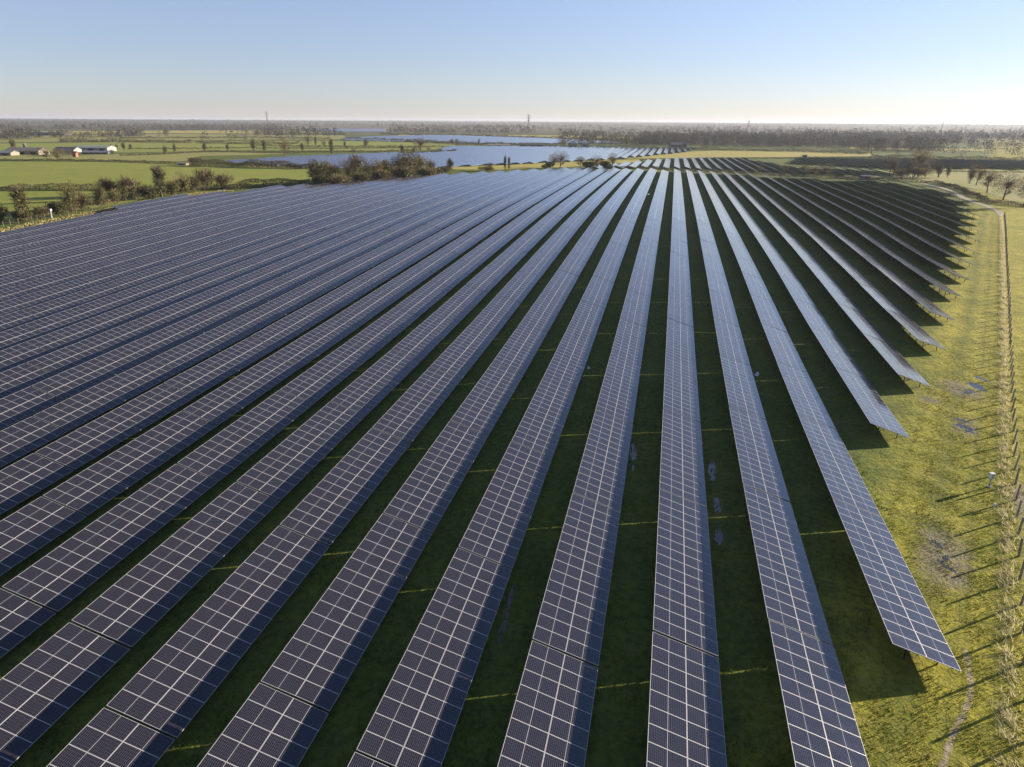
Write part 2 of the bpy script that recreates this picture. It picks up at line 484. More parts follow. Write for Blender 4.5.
def spots():
    """standing water, mud and the trodden path are wear of the pasture itself"""
    m = M['pasture']; t = m.node_tree; b = t.nodes['Principled BSDF']
    P = coord(t)
    n1 = noise(t, .9, 5, .65, P); n2 = noise(t, 3.5, 4, .6, P)
    def field(L):
        cur = None
        for (px, py, rx, ry, rot) in L:
            c = at(px, py)
            n = t.nodes.new('ShaderNodeMapping'); n.vector_type = 'TEXTURE'
            n.inputs['Location'].default_value = (c.x, c.y, 0); n.inputs['Rotation'].default_value = (0, 0, rot); n.inputs['Scale'].default_value = (rx * .85, ry * .85, 1e5)
            t.links.new(P, n.inputs['Vector'])
            l = t.nodes.new('ShaderNodeVectorMath'); l.operation = 'LENGTH'; t.links.new(n.outputs[0], l.inputs[0])
            cur = l.outputs['Value'] if cur is None else math_(t, 'MINIMUM', cur, l.outputs['Value'])
        return cur
    def mask(f, amp, soft):
        q = math_(t, 'ADD', f, math_(t, 'MULTIPLY', math_(t, 'SUBTRACT', math_(t, 'ADD', math_(t, 'MULTIPLY', n1, .6), math_(t, 'MULTIPLY', n2, .4)), .5), amp))
        r = t.nodes.new('ShaderNodeMapRange'); r.interpolation_type = 'SMOOTHSTEP'
        r.inputs['From Min'].default_value = 1 + soft; r.inputs['From Max'].default_value = 1 - soft
        t.links.new(q, r.inputs['Value']); return r.outputs[0]
    mud = [(943, 556, 1.7, 4.2, FD), (953, 575, .9, 2.0, -.2), (936, 540, .9, 1.6, .3), (962, 390, 1.8, 3.4, .2), (966, 428, 1.0, 2.4, FD), (1021, 500, .8, 3.5, FD), (905, 372, 1.2, 1.6, 0), (930, 400, 1.1, 1.2, .4)]
    wet = [(976, 386, .65, 1.7, .1), (968, 392, .45, 1.0, -.9), (982, 379, .35, 1.0, .5), (966, 428, .5, 1.3, .5), (961, 420, .35, .9, .9), (938, 545, .25, .7, .4), (946, 558, .25, .7, -.4), (950, 569, .2, .6, .6), (941, 563, .2, .5, .2),
        (633, 452, .32, 1.7, .06), (712, 470, .32, 1.9, -.05), (717, 505, .32, 1.5, .05), (719, 535, .28, 1.5, 0), (510, 600, .16, 1.4, .05), (700, 440, .25, 1.2, .1),
        (606, 470, .25, 1.3, 0), (503, 628, .2, 1.1, 0), (757, 374, .25, .8, -.2), (588, 368, .25, .6, .1), (698, 196, .6, 2.6, 0), (648, 194, .7, 2.2, 0), (633, 468, .15, .8, 0)]
    pth = []
    PP = [(938, 780), (946, 757), (951, 740), (957, 725), (964, 713), (969, 700), (971, 686), (969, 668), (965, 650)]
    for i in range(len(PP) - 1):
        a, c = at(*PP[i]), at(*PP[i+1]); d = c - a
        pth.append(((PP[i][0] + PP[i+1][0]) / 2, (PP[i][1] + PP[i+1][1]) / 2, .17, d.length * .62, math.atan2(d.y, d.x) - math.pi / 2))
    mm, mw_, mp = mask(field(mud), 3.0, .6), mask(field(wet), 4.5, .14), mask(field(pth), 1.6, .5)
    col = b.inputs['Base Color'].links[0].from_socket
    earth = ramp(t, n2, [(.35, (.085, .068, .05)), (.6, (.17, .14, .11)), (.75, (.24, .21, .17))])
    col = mix(t, math_(t, 'MULTIPLY', mm, .75), col, earth)
    col = mix(t, math_(t, 'MULTIPLY', mp, .8), col, (.36, .29, .22))
    col = mix(t, mw_, col, (.035, .034, .028))
    t.links.new(col, b.inputs['Base Color'])
    r = math_(t, 'SUBTRACT', .95, math_(t, 'MULTIPLY', mm, .25)); r = math_(t, 'MULTIPLY', r, math_(t, 'SUBTRACT', 1, math_(t, 'MULTIPLY', mw_, .93)))
    t.links.new(r, b.inputs['Roughness'])
    t.links.new(math_(t, 'ADD', .1, math_(t, 'MULTIPLY', mw_, .5)), b.inputs['Specular IOR Level'])
    bn = [n for n in t.nodes if n.type == 'BUMP'][0]
    t.links.new(math_(t, 'MULTIPLY', math_(t, 'SUBTRACT', 1, mw_), .9), bn.inputs['Strength'])
    # beyond a couple of kilometres the ground is scrub and winter plough rather than pasture
    v = t.nodes.new('ShaderNodeVectorMath'); v.operation = 'LENGTH'; t.links.new(P, v.inputs[0])
    r = t.nodes.new('ShaderNodeMapRange'); r.inputs['From Min'].default_value = 900; r.inputs['From Max'].default_value = 2200
    t.links.new(v.outputs['Value'], r.inputs['Value'])
    col = mix(t, r.outputs[0], col, ramp(t, noise(t, .004, 3, .6, P), [(.4, (.05, .045, .032)), (.55, (.09, .085, .045)), (.68, (.17, .165, .06))]))
    t.links.new(col, b.inputs['Base Color'])
FD = -math.atan2(.376, 1)
spots()

# ------------------------------------------------------------------ solar tables
TILT = R(17.98)
ZT, ZL = .27 * S, .27 * S - .598 * S * math.sin(TILT)
X0 = .1501 * S
WS = .5984 * S                              # width of a table up its slope
PIT = 2.562 * S                             # one table and its gap
GAPY = {2: 5.46, 1: 5.57, 0: 5.185, -1: 4.84, -2: 3.46, -3: 3.90, -4: 3.42, -5: 4.18, -6: 4.44}
RIGHT = {3: 10.51, 4: 12.91, 5: 15.28, 6: 17.80, 7: 20.31, 8: 22.63, 9: 25.14, 10: 27.63, 11: 30.4, 12: 33.0, 13: 35.7, 14: 38.4, 15: 42.0}
def row_start(k):
    if k in GAPY: return GAPY[k] * S
    if k in RIGHT: return RIGHT[k] * S
    if k > 15: return (42.57 + (k - 15) * 2.5) * S
    return (4.4 + .33 * ((k * 37) % 8) - .1) * S
ENDS = {}
# outline of the first block of tables (plan, units of S)
def pl(P): return [tuple(at(*p).xy / S) for p in P]
border = pl([(-45, 248), (0, 238), (50, 227), (100, 216.5), (140, 208.5), (185, 200), (225, 195), (270, 191.5), (300, 188), (340, 185.5), (400, 180), (440, 176.5), (500, 173.5), (560, 170), (600, 170), (640, 171), (700, 172.5), (760, 175.5), (820, 178.5), (880, 181.0), (905, 184.0)])
right_top = pl([(935, 189), (965, 200), (976, 208), (983, 216)])
block1 = border + right_top + [(15.7, 40.5), (2.9 + .389 * 0, 7.0), (.3, 0), (-10, 0), (-60, 0), (-60, 20)]
def row_x(k, s=0): return X0 + k * S + s * WS * math.cos(TILT)
tables = []                                 # (k, y centre, index along the row)
def frame_area(P):
    Q = [project(p) for p in P]
    if any(q is None for q in Q): return 0, False
    def clip(poly, f, g):
        out = []
        for i in range(len(poly)):
            a, b = poly[i-1], poly[i]
            fa, fb = f(a), f(b)
            if (fa >= 0) != (fb >= 0): 
                u = fa / (fa - fb); out.append((a[0] + (b[0]-a[0])*u, a[1] + (b[1]-a[1])*u))
            if fb >= 0: out.append(b)
        return out
    poly = Q
    for f in (lambda p: p[0], lambda p: 1024 - p[0], lambda p: p[1], lambda p: 767 - p[1]):
        poly = clip(poly, f, None)
        if not poly: break
    ar = 0
    for i in range(len(poly)):
        a, b = poly[i-1], poly[i]; ar += a[0]*b[1] - a[1]*b[0]
    mx = min(q[0] for q in Q), max(q[0] for q in Q), min(q[1] for q in Q), max(q[1] for q in Q)
    close = mx[1] > -140 and mx[0] < 1160 and mx[3] > 60 and mx[2] < 940
    return abs(ar) / 2, close
def table_corners(k, yc):
    z = tz(row_x(k, .5), yc); z0 = tz(row_x(k, .5), yc - PIT/2); z1 = tz(row_x(k, .5), yc + PIT/2)
    h = 7.85
    return [(row_x(k, s), yc + d * h, (z0 if d < 0 else z1) + (ZT if s == 0 else ZL)) for s, d in ((0, -1), (1, -1), (1, 1), (0, 1))]
for k in range(-34, 26):
    y0 = row_start(k)
    n0 = 0 if k >= 2 else -12
    for j in range(n0, 34):
        yc = y0 + (j + .5) * PIT
        if yc < -2 * S: continue
        xm = row_x(k, .5)
        if k < 3 or True:
            pt = (xm / S, (yc + .32 * PIT) / S)
            if k >= 3 and j < 0: continue
            if yc > 8 * S or k > 2:
                if not (inside(pt, block1)): 
                    if not (k >= 2 and j == 0 and k < 16): continue
        a, close = frame_area(table_corners(k, yc))
        if not close: continue
        tables.append([k, j, yc, a])
tables.sort(key=lambda t: -t[3])
vis = [t for t in tables if t[3] > 0]
indiv = vis[:300]; rest = vis[300:] + [t for t in tables if t[3] <= 0]
print('TABLES', len(tables), 'visible', len(vis))

def module_mesh():
    mb = MB(); a, b = MU / 2, MV / 2; e = .014; h = .038; g = -.003
    def P(u, v, z): return (v, u, z)        # local: x down the slope, y along the row
    # glass, a little below the frame
    mb.quad(P(-a+e, -b+e, g), P(-a+e, b-e, g), P(a-e, b-e, g), P(a-e, -b+e, g), 0, [(e, e), (e, MV-e), (MU-e, MV-e), (MU-e, e)])
    O = [(-a, -b), (a, -b), (a, b), (-a, b)]; I = [(-a+e, -b+e), (a-e, -b+e), (a-e, b-e), (-a+e, b-e)]
    for i in range(4):
        j = (i + 1) % 4
        mb.quad(P(*O[j], 0), P(*O[i], 0), P(*I[i], 0), P(*I[j], 0), 1)
        mb.quad(P(*I[j], 0), P(*I[i], 0), P(*I[i], g), P(*I[j], g), 1)
        mb.quad(P(*O[i], 0), P(*O[j], 0), P(*O[j], -h), P(*O[i], -h), 1)
    mb.quad(P(-a, -b, -h), P(a, -b, -h), P(a, b, -h), P(-a, b, -h), 2)
    return mb
modmb = module_mesh()
mod_me = modmb.mesh('solar_panel', [M['glass'], M['frame'], M['back']])
def slots():
    out = []
    for r in (0, 1):
        for i in range(15):
            out.append((((r + .5) * PV), (i - 7) * PU))     # distance down the slope, along the row
    return out
def table_frame_point(s, y, dz=0):          # point on the tilted plane, origin on the ground under the top edge's mid width
    return Vector((s * math.cos(TILT) - WS * math.cos(TILT) / 2, y, ZT - s * math.sin(TILT) + dz))
def array_mesh(seed):
    rnd = random.Random(seed); mb = MB()
    for (s, y) in slots():
        c = table_frame_point(s, y)
        rot = Matrix.Rotation(TILT + R(rnd.gauss(0, .13)), 4, 'Y') @ Matrix.Rotation(R(rnd.gauss(0, .13)), 4, 'X')
        T = Matrix.Translation(c) @ rot
        i = len(mb.v)
        mb.v += [tuple(T @ Vector(v)) for v in modmb.v]
        mb.f += [tuple(q + i for q in f) for f in modmb.f]
        mb.m += modmb.m; mb.uv += modmb.uv
    return mb.mesh('panel_array', [M['glass'], M['frame'], M['back']])
arrays = [array_mesh(s) for s in range(4)]
def frame_mb(posts=True):
    mb = MB()
    for s in (.45, 1.4, 2.3, 3.25):         # purlins under the modules
        a = table_frame_point(s, -7.86, -.075); b = table_frame_point(s, 7.86, -.075)
        mb.bar(a, b, .035, n=4)
    return mb
def rafter_mb(mb, y):
    mb.bar(table_frame_point(.25, y, -.15), table_frame_point(3.5, y, -.15), .045, n=4)
PY = [-6.9, -4.14, -1.38, 1.38, 4.14, 6.9]
def rear_post(mb, y):
    p = table_frame_point(1.15, y, -.15); mb.bar((p.x, y, -.5), p, .045, n=6)
    q = table_frame_point(1.9, y, -.16); mb.bar((p.x, y, .45), q, .028, n=4)
def front_post(mb, y):
    p = table_frame_point(2.9, y, -.15); mb.bar((p.x, y, -.5), p, .045, n=6)
mbf = frame_mb()
for y in PY: rafter_mb(mbf, y)
rails_me = mbf.mesh('support_rails', [M['galv']])
mbf = frame_mb()
for y in PY: rafter_mb(mbf, y); rear_post(mbf, y); front_post(mbf, y)
legs_me = mbf.mesh('support_frame', [M['steel']])
post_me = []
for fn in (rear_post, front_post):
    q = MB(); fn(q, 0); post_me.append(q.mesh('post', [M['steel']]))
ORD = ['zeroth', 'first', 'second', 'third', 'fourth', 'fifth', 'sixth', 'seventh', 'eighth', 'ninth', 'tenth', 'eleventh', 'twelfth', 'thirteenth', 'fourteenth', 'fifteenth', 'sixteenth', 'seventeenth', 'eighteenth', 'nineteenth', 'twentieth']
def ordn(n):
    if n <= 20: return ORD[n]
    return str(n) + {1: 'st', 2: 'nd', 3: 'rd'}.get(n % 10, 'th')
firstj = {}
for k, j, yc, a in vis: firstj[k] = min(firstj.get(k, 999), j)
NEAR = set((k, j) for k, j, _, _ in indiv[:34])
for k, j, yc, a in indiv:
    x = row_x(k, .5)
    z0, z1 = tz(x, yc - 7), tz(x, yc + 7)
    root = empty('solar_table', (x, yc, (z0 + z1) / 2))
    root.rotation_euler = (math.atan2(z1 - z0, 14) + R(random.gauss(0, .05)), R(random.gauss(0, .25)), R(random.gauss(0, .02)))
    root.location.z += random.gauss(0, .010)
    n = j - firstj[k] + 1
    if k > 2: lab = 'table of dark solar panels, %s from the right-hand end, %s row end up the edge' % (ordn(n), ordn(k - 1))
    elif k == 2: lab = 'table of dark solar panels, %s from the end of the lowest row ending on grass' % ordn(n)
    else: lab = 'table of dark solar panels, %s up from the bottom, %s row left of lowest end' % (ordn(n), ordn(2 - k))
    if k < -3: lab = 'table of dark solar panels, %s from its near edge, %s row left of lowest end' % (ordn(n), ordn(2 - k))
    tag(root, lab, 'solar table', 'tables of solar panels set out in long parallel rows')
    if (k, j) in NEAR:
        for (s, y) in slots():
            o = link('solar_panel', mod_me, root, table_frame_point(s, y))
            o.rotation_euler = (R(random.gauss(0, .15)), TILT + R(random.gauss(0, .15)), 0)
    else:
        link('panel_array', arrays[(k * 7 + j) % 4], root)
    if k >= 2 and j == 0:
        link('support_rails', rails_me, root)
        for y in PY:
            for q in (0, 1): link('post', post_me[q], root, (0, y, 0))
    else:
        link('support_frame', legs_me, root)
# ---- the rest: tables too small or too many to keep apart, one object
far = MB()
def far_table(x, yc, legs=False):
    z0, z1 = tz(x, yc - 7.8) , tz(x, yc + 7.8)
    def P(s, y):
        p = table_frame_point(s, y); return (p.x + x, p.y + yc, p.z + (z0 if y < 0 else z1))
    def Q(s, y):
        p = P(s, y); return (p[0], p[1], p[2] - .05)
    L_ = 7.88
    a, b, c, d = P(0, -L_), P(WS, -L_), P(WS, L_), P(0, L_)
    far.quad(a, b, c, d, 0, [(0, 0), (0, 2*PV), (15*PU, 2*PV), (15*PU, 0)])
    e = [(v[0], v[1], v[2] - .05) for v in (a, b, c, d)]
    far.quad(e[3], e[2], e[1], e[0], 2)
    for i, j in ((0, 1), (1, 2), (2, 3), (3, 0)):
        q = (a, b, c, d); far.quad(q[j], q[i], e[i], e[j], 1)
    for y in ((-6.5, -2.2, 2.2, 6.5) if legs else (-5, 5)):
        for s in (.8, 2.9):
            p = P(s, y); zz = (z0 if y < 0 else z1)
            far.bar((p[0], p[1], zz - .3), (p[0], p[1], p[2] - .06), .05, n=3, m=3, cap=False)
for k, j, yc, a in rest: far_table(row_x(k, .5), yc, True)
# blocks further away: same direction of rows
def fill(P, yoff=0.0, koff=0.0):
    poly = [tuple(at(*p).xy) for p in P]
    xs = [p[0] for p in poly]; ys = [p[1] for p in poly]
    k = int(min(xs) / S) - 1
    n = 0
    while row_x(k + koff) < max(xs):
        x = row_x(k + koff, .5); y = min(ys) + yoff + 2.0 * ((k * 13) % 5)
        while y < max(ys):
            if inside((x, y), poly): far_table(x, y); n += 1
            y += PIT
        k += 1
    return n
print('FAR', fill([(594, 169.2), (700, 170.2), (800, 174.5), (868, 176.5), (905, 176), (880, 170.5), (800, 167.5), (770, 162), (740, 157.8), (690, 158.4), (655, 160.6), (625, 164.3), (600, 167.5)]))
print('FAR', fill([(230, 162.5), (300, 158), (350, 156), (400, 153.8), (420, 153.8), (450, 152.6), (440, 150.6), (450, 147.2), (560, 147.0), (640, 148.3), (700, 148.6), (686, 152.3), (632, 158), (560, 162.5), (490, 165.5), (440, 168.5), (340, 168.5), (300, 167), (270, 165.0)], 0, .4))
print('FAR', fill([(345, 138.6), (380, 136.8), (440, 135.6), (520, 137.2), (590, 140.5), (625, 143.5), (560, 143.8), (480, 143.8), (430, 142.3), (345, 140.5)], 0, .7))
print('FAR', fill([(300, 130.2), (340, 129.2), (385, 129.4), (385, 131.8), (320, 132)], 0, .2))
print('FAR', fill([(790, 164.0), (800, 157.6), (872, 158.6), (950, 160.5), (1080, 162.5), (1080, 171.5), (970, 169), (905, 169.8), (870, 168.6)], 0, .5))
fo = far.build('solar_table', [M['glass_far'], M['frame'], M['back'], M['steel']])
tag(fo, 'more rows of solar tables running on past the crest and in the fields beyond', 'solar tables', kind='stuff')

# ------------------------------------------------------------------ vegetation meshes
def ribbon_twig(mb, a, b, w, m, rnd):
    d = b - a
    n = d.cross(Vector((rnd.uniform(-1, 1), rnd.uniform(-1, 1), rnd.uniform(-1, 1)))).normalized() * w / 2
    mb.quad(a - n, a + n, b + n * .4, b - n * .4, m)
def leaf(mb, c, r, m, rnd):
    n = Vector((rnd.gauss(0, 1), rnd.gauss(0, 1), rnd.gauss(0, .7) + .5)).normalized()
    u = n.orthogonal().normalized(); v = n.cross(u)
    t = rnd.uniform(0, 6.28); u, v = u * math.cos(t) + v * math.sin(t), v * math.cos(t) - u * math.sin(t)
    r1, r2 = r * rnd.uniform(.6, 1.2), r * rnd.uniform(.4, .9)
    mb.quad(c - u * r1, c - v * r2, c + u * r1, c + v * r2, m)
def tree_meshes(kind, seed):
    """unit scale: tree 10 m high. returns trunk mesh, crown mesh"""
    rnd = random.Random(seed)
    tr = MB(); cr = MB()
    tips = []
    spread = {'bare': 1.0, 'ivy': .55, 'tall': .35, 'olive': .9}[kind]
    def limb(p, d, ln, r, lvl):
        n = 3 if lvl < 2 else 2
        q = p
        for i in range(n):
            gs = .05 if lvl == 0 else .15
            d2 = (d + Vector((rnd.gauss(0, gs), rnd.gauss(0, gs), rnd.gauss(0, .08) + .05))).normalized()
            e = q + d2 * ln / n
            (tr if lvl < 2 else cr).bar(q, e, r * (1 - i / n * .5), r * (1 - (i + 1) / n * .5), n=5 if lvl == 0 else 3, m=0 if lvl < 2 else 1, cap=False)
            if lvl < 3:
                for _ in range({0: 1, 1: 2, 2: 2}[lvl]):
                    if lvl == 0 and i == 0: continue
                    a = rnd.uniform(0, 6.28)
                    sd_ = d2.orthogonal().normalized(); sd_ = Matrix.Rotation(a, 3, d2) @ sd_
                    dd = (d2 * .65 + sd_ * spread * rnd.uniform(.5, 1)).normalized()
                    limb(q.lerp(e, rnd.uniform(.3, 1)), dd, ln * rnd.uniform(.30, .44), r * .5, lvl + 1)
            q = e; d = d2
            tips.append((q, lvl))
        if lvl < 2:
            for _ in range(3):
                sd_ = Matrix.Rotation(rnd.uniform(0, 6.28), 3, d) @ d.orthogonal().normalized()
                limb(q, (d + sd_ * spread * rnd.uniform(.4, .9)).normalized(), ln * rnd.uniform(.38, .52), r * .45, lvl + 1)
    EL = {'bare': (3.5, 5.9, 4.1), 'ivy': (2.0, 5.4, 4.6), 'tall': (1.25, 5.2, 4.8), 'olive': (2.9, 5.1, 4.9)}[kind]
    lump = [(rnd.uniform(0, 6.28), rnd.uniform(-1, 1), rnd.uniform(.5, .9)) for _ in range(7)]
    def shell():
        while True:
            a = rnd.uniform(0, 6.28); u = rnd.uniform(-1, 1); q = rnd.random() ** .5
            k = .72 + sum(w_ * .5 * max(0, math.cos(a - la) * .7 + .3 - abs(u - lu)) for la, lu, w_ in lump)
            c = math.sqrt(1 - u * u)
            d = Vector((math.cos(a) * c, math.sin(a) * c, u))
            k = min(k, 1.22)
            return Vector((d.x * EL[0] * k * q, d.y * EL[0] * k * q, EL[1] + d.z * EL[2] * k * q)), d, q
    NT = {'bare': 1500, 'ivy': 700, 'tall': 450, 'olive': 1300}[kind]
    for _ in range(NT):
        p, d, q = shell()
        if kind == 'bare' and p.z < 2.6: continue
        if p.z < .1: continue
        dd = (d + Vector((0, 0, .45)) + Vector((rnd.gauss(0, .35), rnd.gauss(0, .35), rnd.gauss(0, .3)))).normalized()
        ribbon_twig(cr, p, p + dd * rnd.uniform(.45, 1.1), .075, 1 if kind != 'olive' or rnd.random() < .5 else 3, rnd)
    if kind != 'bare':
        for _ in range({'ivy': 1500, 'tall': 1300, 'olive': 1100}[kind]):
            p, d, q = shell()
            if kind != 'olive' and q > .8 and rnd.random() < .5: continue
            if p.z < .05: continue
            leaf(cr, p, .21, (2 if rnd.random() < .8 else 3) if kind != 'olive' else (3 if rnd.random() < .75 else 2), rnd)
    limb(Vector((0, 0, -.3)), Vector((0, 0, 1)), 4.6 if kind != 'tall' else 5.2, .30, 0)
    tw = 'bare'
    for (p, l) in tips:
        if l >= 2:
            for _ in range(2):
                dd = Vector((rnd.gauss(0, 1), rnd.gauss(0, 1), rnd.gauss(.3, .8))).normalized()
                ribbon_twig(cr, p, p + dd * rnd.uniform(.5, 1.15), .055, 1, rnd)
    zt_ = max(v[2] for v in cr.v)
    k = 10 / zt_
    for mb in (tr, cr): mb.v = [(x * k, y * k, z * k) for x, y, z in mb.v]
    mats = [M['bark'], M['twig'], M['ivy'], M['twig_olive']]
    return tr.mesh('trunk', [M['bark']]), cr.mesh('crown', mats)
def bush_mesh(seed, green):
    """unit: about 1 m radius, 1.6 m high, several stems"""
    rnd = random.Random(seed); tr = MB(); cr = MB()
    lobes = [(Vector((rnd.uniform(-.55, .55), rnd.uniform(-.55, .55), rnd.uniform(.5, 1.1))), rnd.uniform(.35, .6)) for _ in range(7)]
    for c, r in lobes:
        tr.bar((c.x * .2, c.y * .2, -.1), c, .03, .012, n=3)
        for _ in range(230):
            d = Vector((rnd.gauss(0, 1), rnd.gauss(0, 1), rnd.gauss(0, 1))).normalized()
            p = c + d * r * rnd.random() ** .45
            if p.z < .02: continue
            if rnd.random() < green: leaf(cr, p, .085, 2 if rnd.random() < .6 else 3, rnd)
            else: ribbon_twig(cr, p, p + (d + Vector((0, 0, .5))) * rnd.uniform(.12, .34), .034, 1 if rnd.random() < .7 else 3, rnd)
    return tr.mesh('stem', [M['bark']]), cr.mesh('crown', [M['bark'], M['twig'], M['ivy'], M['twig_olive']])
VAR = {k: [tree_meshes(k, 11 * i + 5) for i in range(3)] for k in ('bare', 'ivy', 'tall', 'olive')}
BUSH = {'brown': [bush_mesh(i, .15) for i in range(3)], 'olive': [bush_mesh(10 + i, .55) for i in range(3)], 'dark': [bush_mesh(20 + i, .95) for i in range(2)]}
cnt = [0]
def tree(px, py, hpx, kind, label, group=None, wide=1.0):
    cnt[0] += 1
    p = at(px, py); h = hpx * depth(p) / F
    t, c = VAR[kind][cnt[0] % 3]
    k = h / 10
    if label.find('clump') >= 0 or group and group.find('border') >= 0: k *= 1.12; wide *= 1.25
    r = empty({'bare': 'bare_tree', 'ivy': 'ivy_clad_tree', 'tall': 'ivy_clad_tree', 'olive': 'budding_tree'}[kind], p, random.uniform(0, 6.28))
    r.scale = (k * wide, k * wide, k)
    tag(r, label, 'tree', group)
    link('trunk', t, r); link('crown', c, r)
    return r
def bush(px, py, wpx, hpx, kind, label, group=None):
    cnt[0] += 1
    p = at(px, py); d = depth(p)
    V = BUSH[kind]; t, c = V[cnt[0] % len(V)]
    r = empty('bush', p, random.uniform(0, 6.28))
    r.scale = (wpx * d / F / 1.6, wpx * d / F / 1.6, hpx * d / F / 1.45)
    tag(r, label, 'bush', group)
    link('stem', t, r); link('crown', c, r)
    return r
def hedge(P, hpx, label, mix_=(.5, .3, .2), wd=2.2, dens=1.0, name='hedge', leafr=None):
    """hedge along ground points seen at these directions; mix_ = share of brown, olive, dark"""
    P = [at(*p) for p in P]
    rnd = random.Random(len(label) + int(P[0].x))
    d0 = sum(depth(p) for p in P) / len(P)
    h = hpx * d0 / F
    mb = MB()
    base = P[0].copy()
    lr = leafr or max(.16, d0 / F * .42)
    for i in range(len(P) - 1):
        a, b = P[i], P[i+1]; L_ = (b - a).length
        n = int(min(9000, dens * (L_ * h * wd / (lr ** 2) * .22 + L_ * h / lr ** 2 * .9)))
        t = (b - a).normalized(); nr = Vector((-t.y, t.x, 0))
        ph = rnd.uniform(0, 9)
        for _ in range(n):
            u = rnd.random(); s = u * L_
            hh = h * (.78 + .16 * math.sin(s / (h * 2.1) + ph) + .13 * math.sin(s / (h * .8) + 2 * ph) + .1 * rnd.random())
            q = rnd.random(); z = hh * (1 - q * q * .9) if rnd.random() < .3 else hh * rnd.random()
            w_ = wd * (1 - .5 * (z / h) ** 2)
            c = a + t * s + nr * rnd.uniform(-w_, w_) * .55
            c = Vector((c.x - base.x, c.y - base.y, tz(c.x, c.y) - base.z + z))
            e = rnd.random()
            m = 1 if e < mix_[0] else (3 if e < mix_[0] + mix_[1] else 2)
            leaf(mb, c, lr, m, rnd)
        # stems in the heart of the hedge
        ns = max(3, min(60, int(L_ / 3)))
        for q in range(ns):
            c = a.lerp(b, (q + rnd.random()) / ns); z0 = tz(c.x, c.y) - base.z
            mb.bar((c.x - base.x, c.y - base.y, z0 - .2), (c.x - base.x, c.y - base.y, z0 + h * .7), .12, .05, n=3, m=0, cap=False)
    o = mb.build(name, [M['bark'], M['twig'], M['ivy'], M['twig_olive']], None, base)
    tag(o, label, 'hedge'); return o

# tree belt and bushes along the left border of the solar field
BG = 'trees and bushes along the left border of the panels'
tree(25, 221, 33, 'tall', 'upright ivy-covered tree at the far left edge of the solar field', BG)
for a in [(3, 223, 16, 17, 'olive', 'olive bush cut by the left edge of the photo, beside the panels'),
          (22, 223, 17, 13, 'olive', 'low olive bush around the foot of the upright ivy-covered tree'),
          (40, 219, 13, 11, 'brown', 'small brown bush just right of the upright ivy-covered tree'),
          (58, 216, 17, 14, 'dark', 'round dark green bush standing by the white marker post'),
          (85, 210, 18, 17, 'olive', 'wide olive bush between the pale bare tree and the small ivy tree'),
          (117, 204, 11, 13, 'olive', 'olive bush right of the small ivy tree on the border'),
          (126, 201, 9, 12, 'dark', 'narrow dark bush in a gap of the border, green field behind'),
          (110, 196, 17, 15, 'brown', 'brown thorny bush behind the small ivy tree'),
          (133, 196, 20, 16, 'brown', 'broad brown bush left of the ivy-covered spire tree'),
          (147, 199, 18, 13, 'olive', 'low olive bush at the foot of the border hedge, left of the spire tree'),
          (172, 196, 15, 15, 'olive', 'olive bush touching the right side of the spire tree'),
          (184, 193, 13, 15, 'olive', 'second olive bush right of the spire tree'),
          (195, 191, 14, 13, 'brown', 'brown bush halfway between spire tree and the dark hedge'),
          (207, 190, 19, 18, 'brown', 'tall rounded brown bush near the end of the pale grass strip'),
          (222, 188, 16, 12, 'brown', 'last low brown bush before the dark hedge begins')]:
    bush(*a[:5], a[5], BG)
tree(73, 213, 30, 'olive', 'pale bare tree right of the round dark bush', BG, .8)
tree(101, 208, 24, 'ivy', 'small ivy tree standing in front of brown bushes on the border', BG, .8)
tree(162, 198, 30, 'tall', 'tall ivy-covered spire tree in the middle of the border belt', BG)
tree(184, 192, 20, 'bare', 'thin bare tree among bushes right of the spire tree', BG, .8)
# tall clump in the middle
CG = 'trees in the dense clump behind the far edge of the panels'
for i, (px, py, h, k, wd, lab) in enumerate([
        (318, 186, 25, 'ivy', 1.3, 'leftmost tree of the dense clump, dark with ivy'),
        (328, 185, 22, 'olive', .9, 'second tree of the dense clump, olive and rounded'),
        (336, 185, 20, 'ivy', 1.2, 'third tree of the dense clump, short and ivy covered'),
        (347, 184, 23, 'bare', .8, 'fourth tree of the dense clump, bare and brownish'),
        (357, 183, 26, 'olive', .9, 'tall pale olive tree near the middle of the dense clump'),
        (367, 182, 22, 'ivy', 1.3, 'ivy-covered tree just right of the tall pale olive one'),
        (377, 181, 21, 'olive', .9, 'rounded olive tree before the wide gap in the clump'),
        (386, 180, 19, 'ivy', 1.4, 'low dark ivy tree right of the clump centre'),
        (399, 179, 23, 'ivy', 1.5, 'dark ivy tree beside the biggest tree of the clump'),
        (410, 178, 27, 'olive', 1.2, 'biggest and tallest tree of the clump, wide olive crown'),
        (420, 177, 22, 'olive', 1.0, 'olive tree touching the right of the biggest tree'),
        (430, 176, 17, 'ivy', 1.4, 'small dark tree closing the right end of the clump')]):
    tree(px, py, h, k, lab, CG, wd)
for a in [(322, 187, 17, 11, 'dark', 'dark undergrowth bush below the leftmost clump tree'), (342, 186, 20, 10, 'brown', 'brown undergrowth bush below the third clump tree'),
          (362, 184.5, 19, 11, 'olive', 'olive undergrowth bush under the tall pale olive tree'), (383, 182, 20, 10, 'brown', 'brown undergrowth bush under the gap in the clump'),
          (403, 180, 20, 13, 'olive', 'thick olive undergrowth bush under the biggest clump tree'), (425, 178, 16, 10, 'olive', 'olive undergrowth bush near the right end of the clump'),
          (438, 176, 13, 7, 'brown', 'low brown bush just right of the dense clump')]:
    bush(*a[:5], a[5], 'bushes under the dense clump of trees')
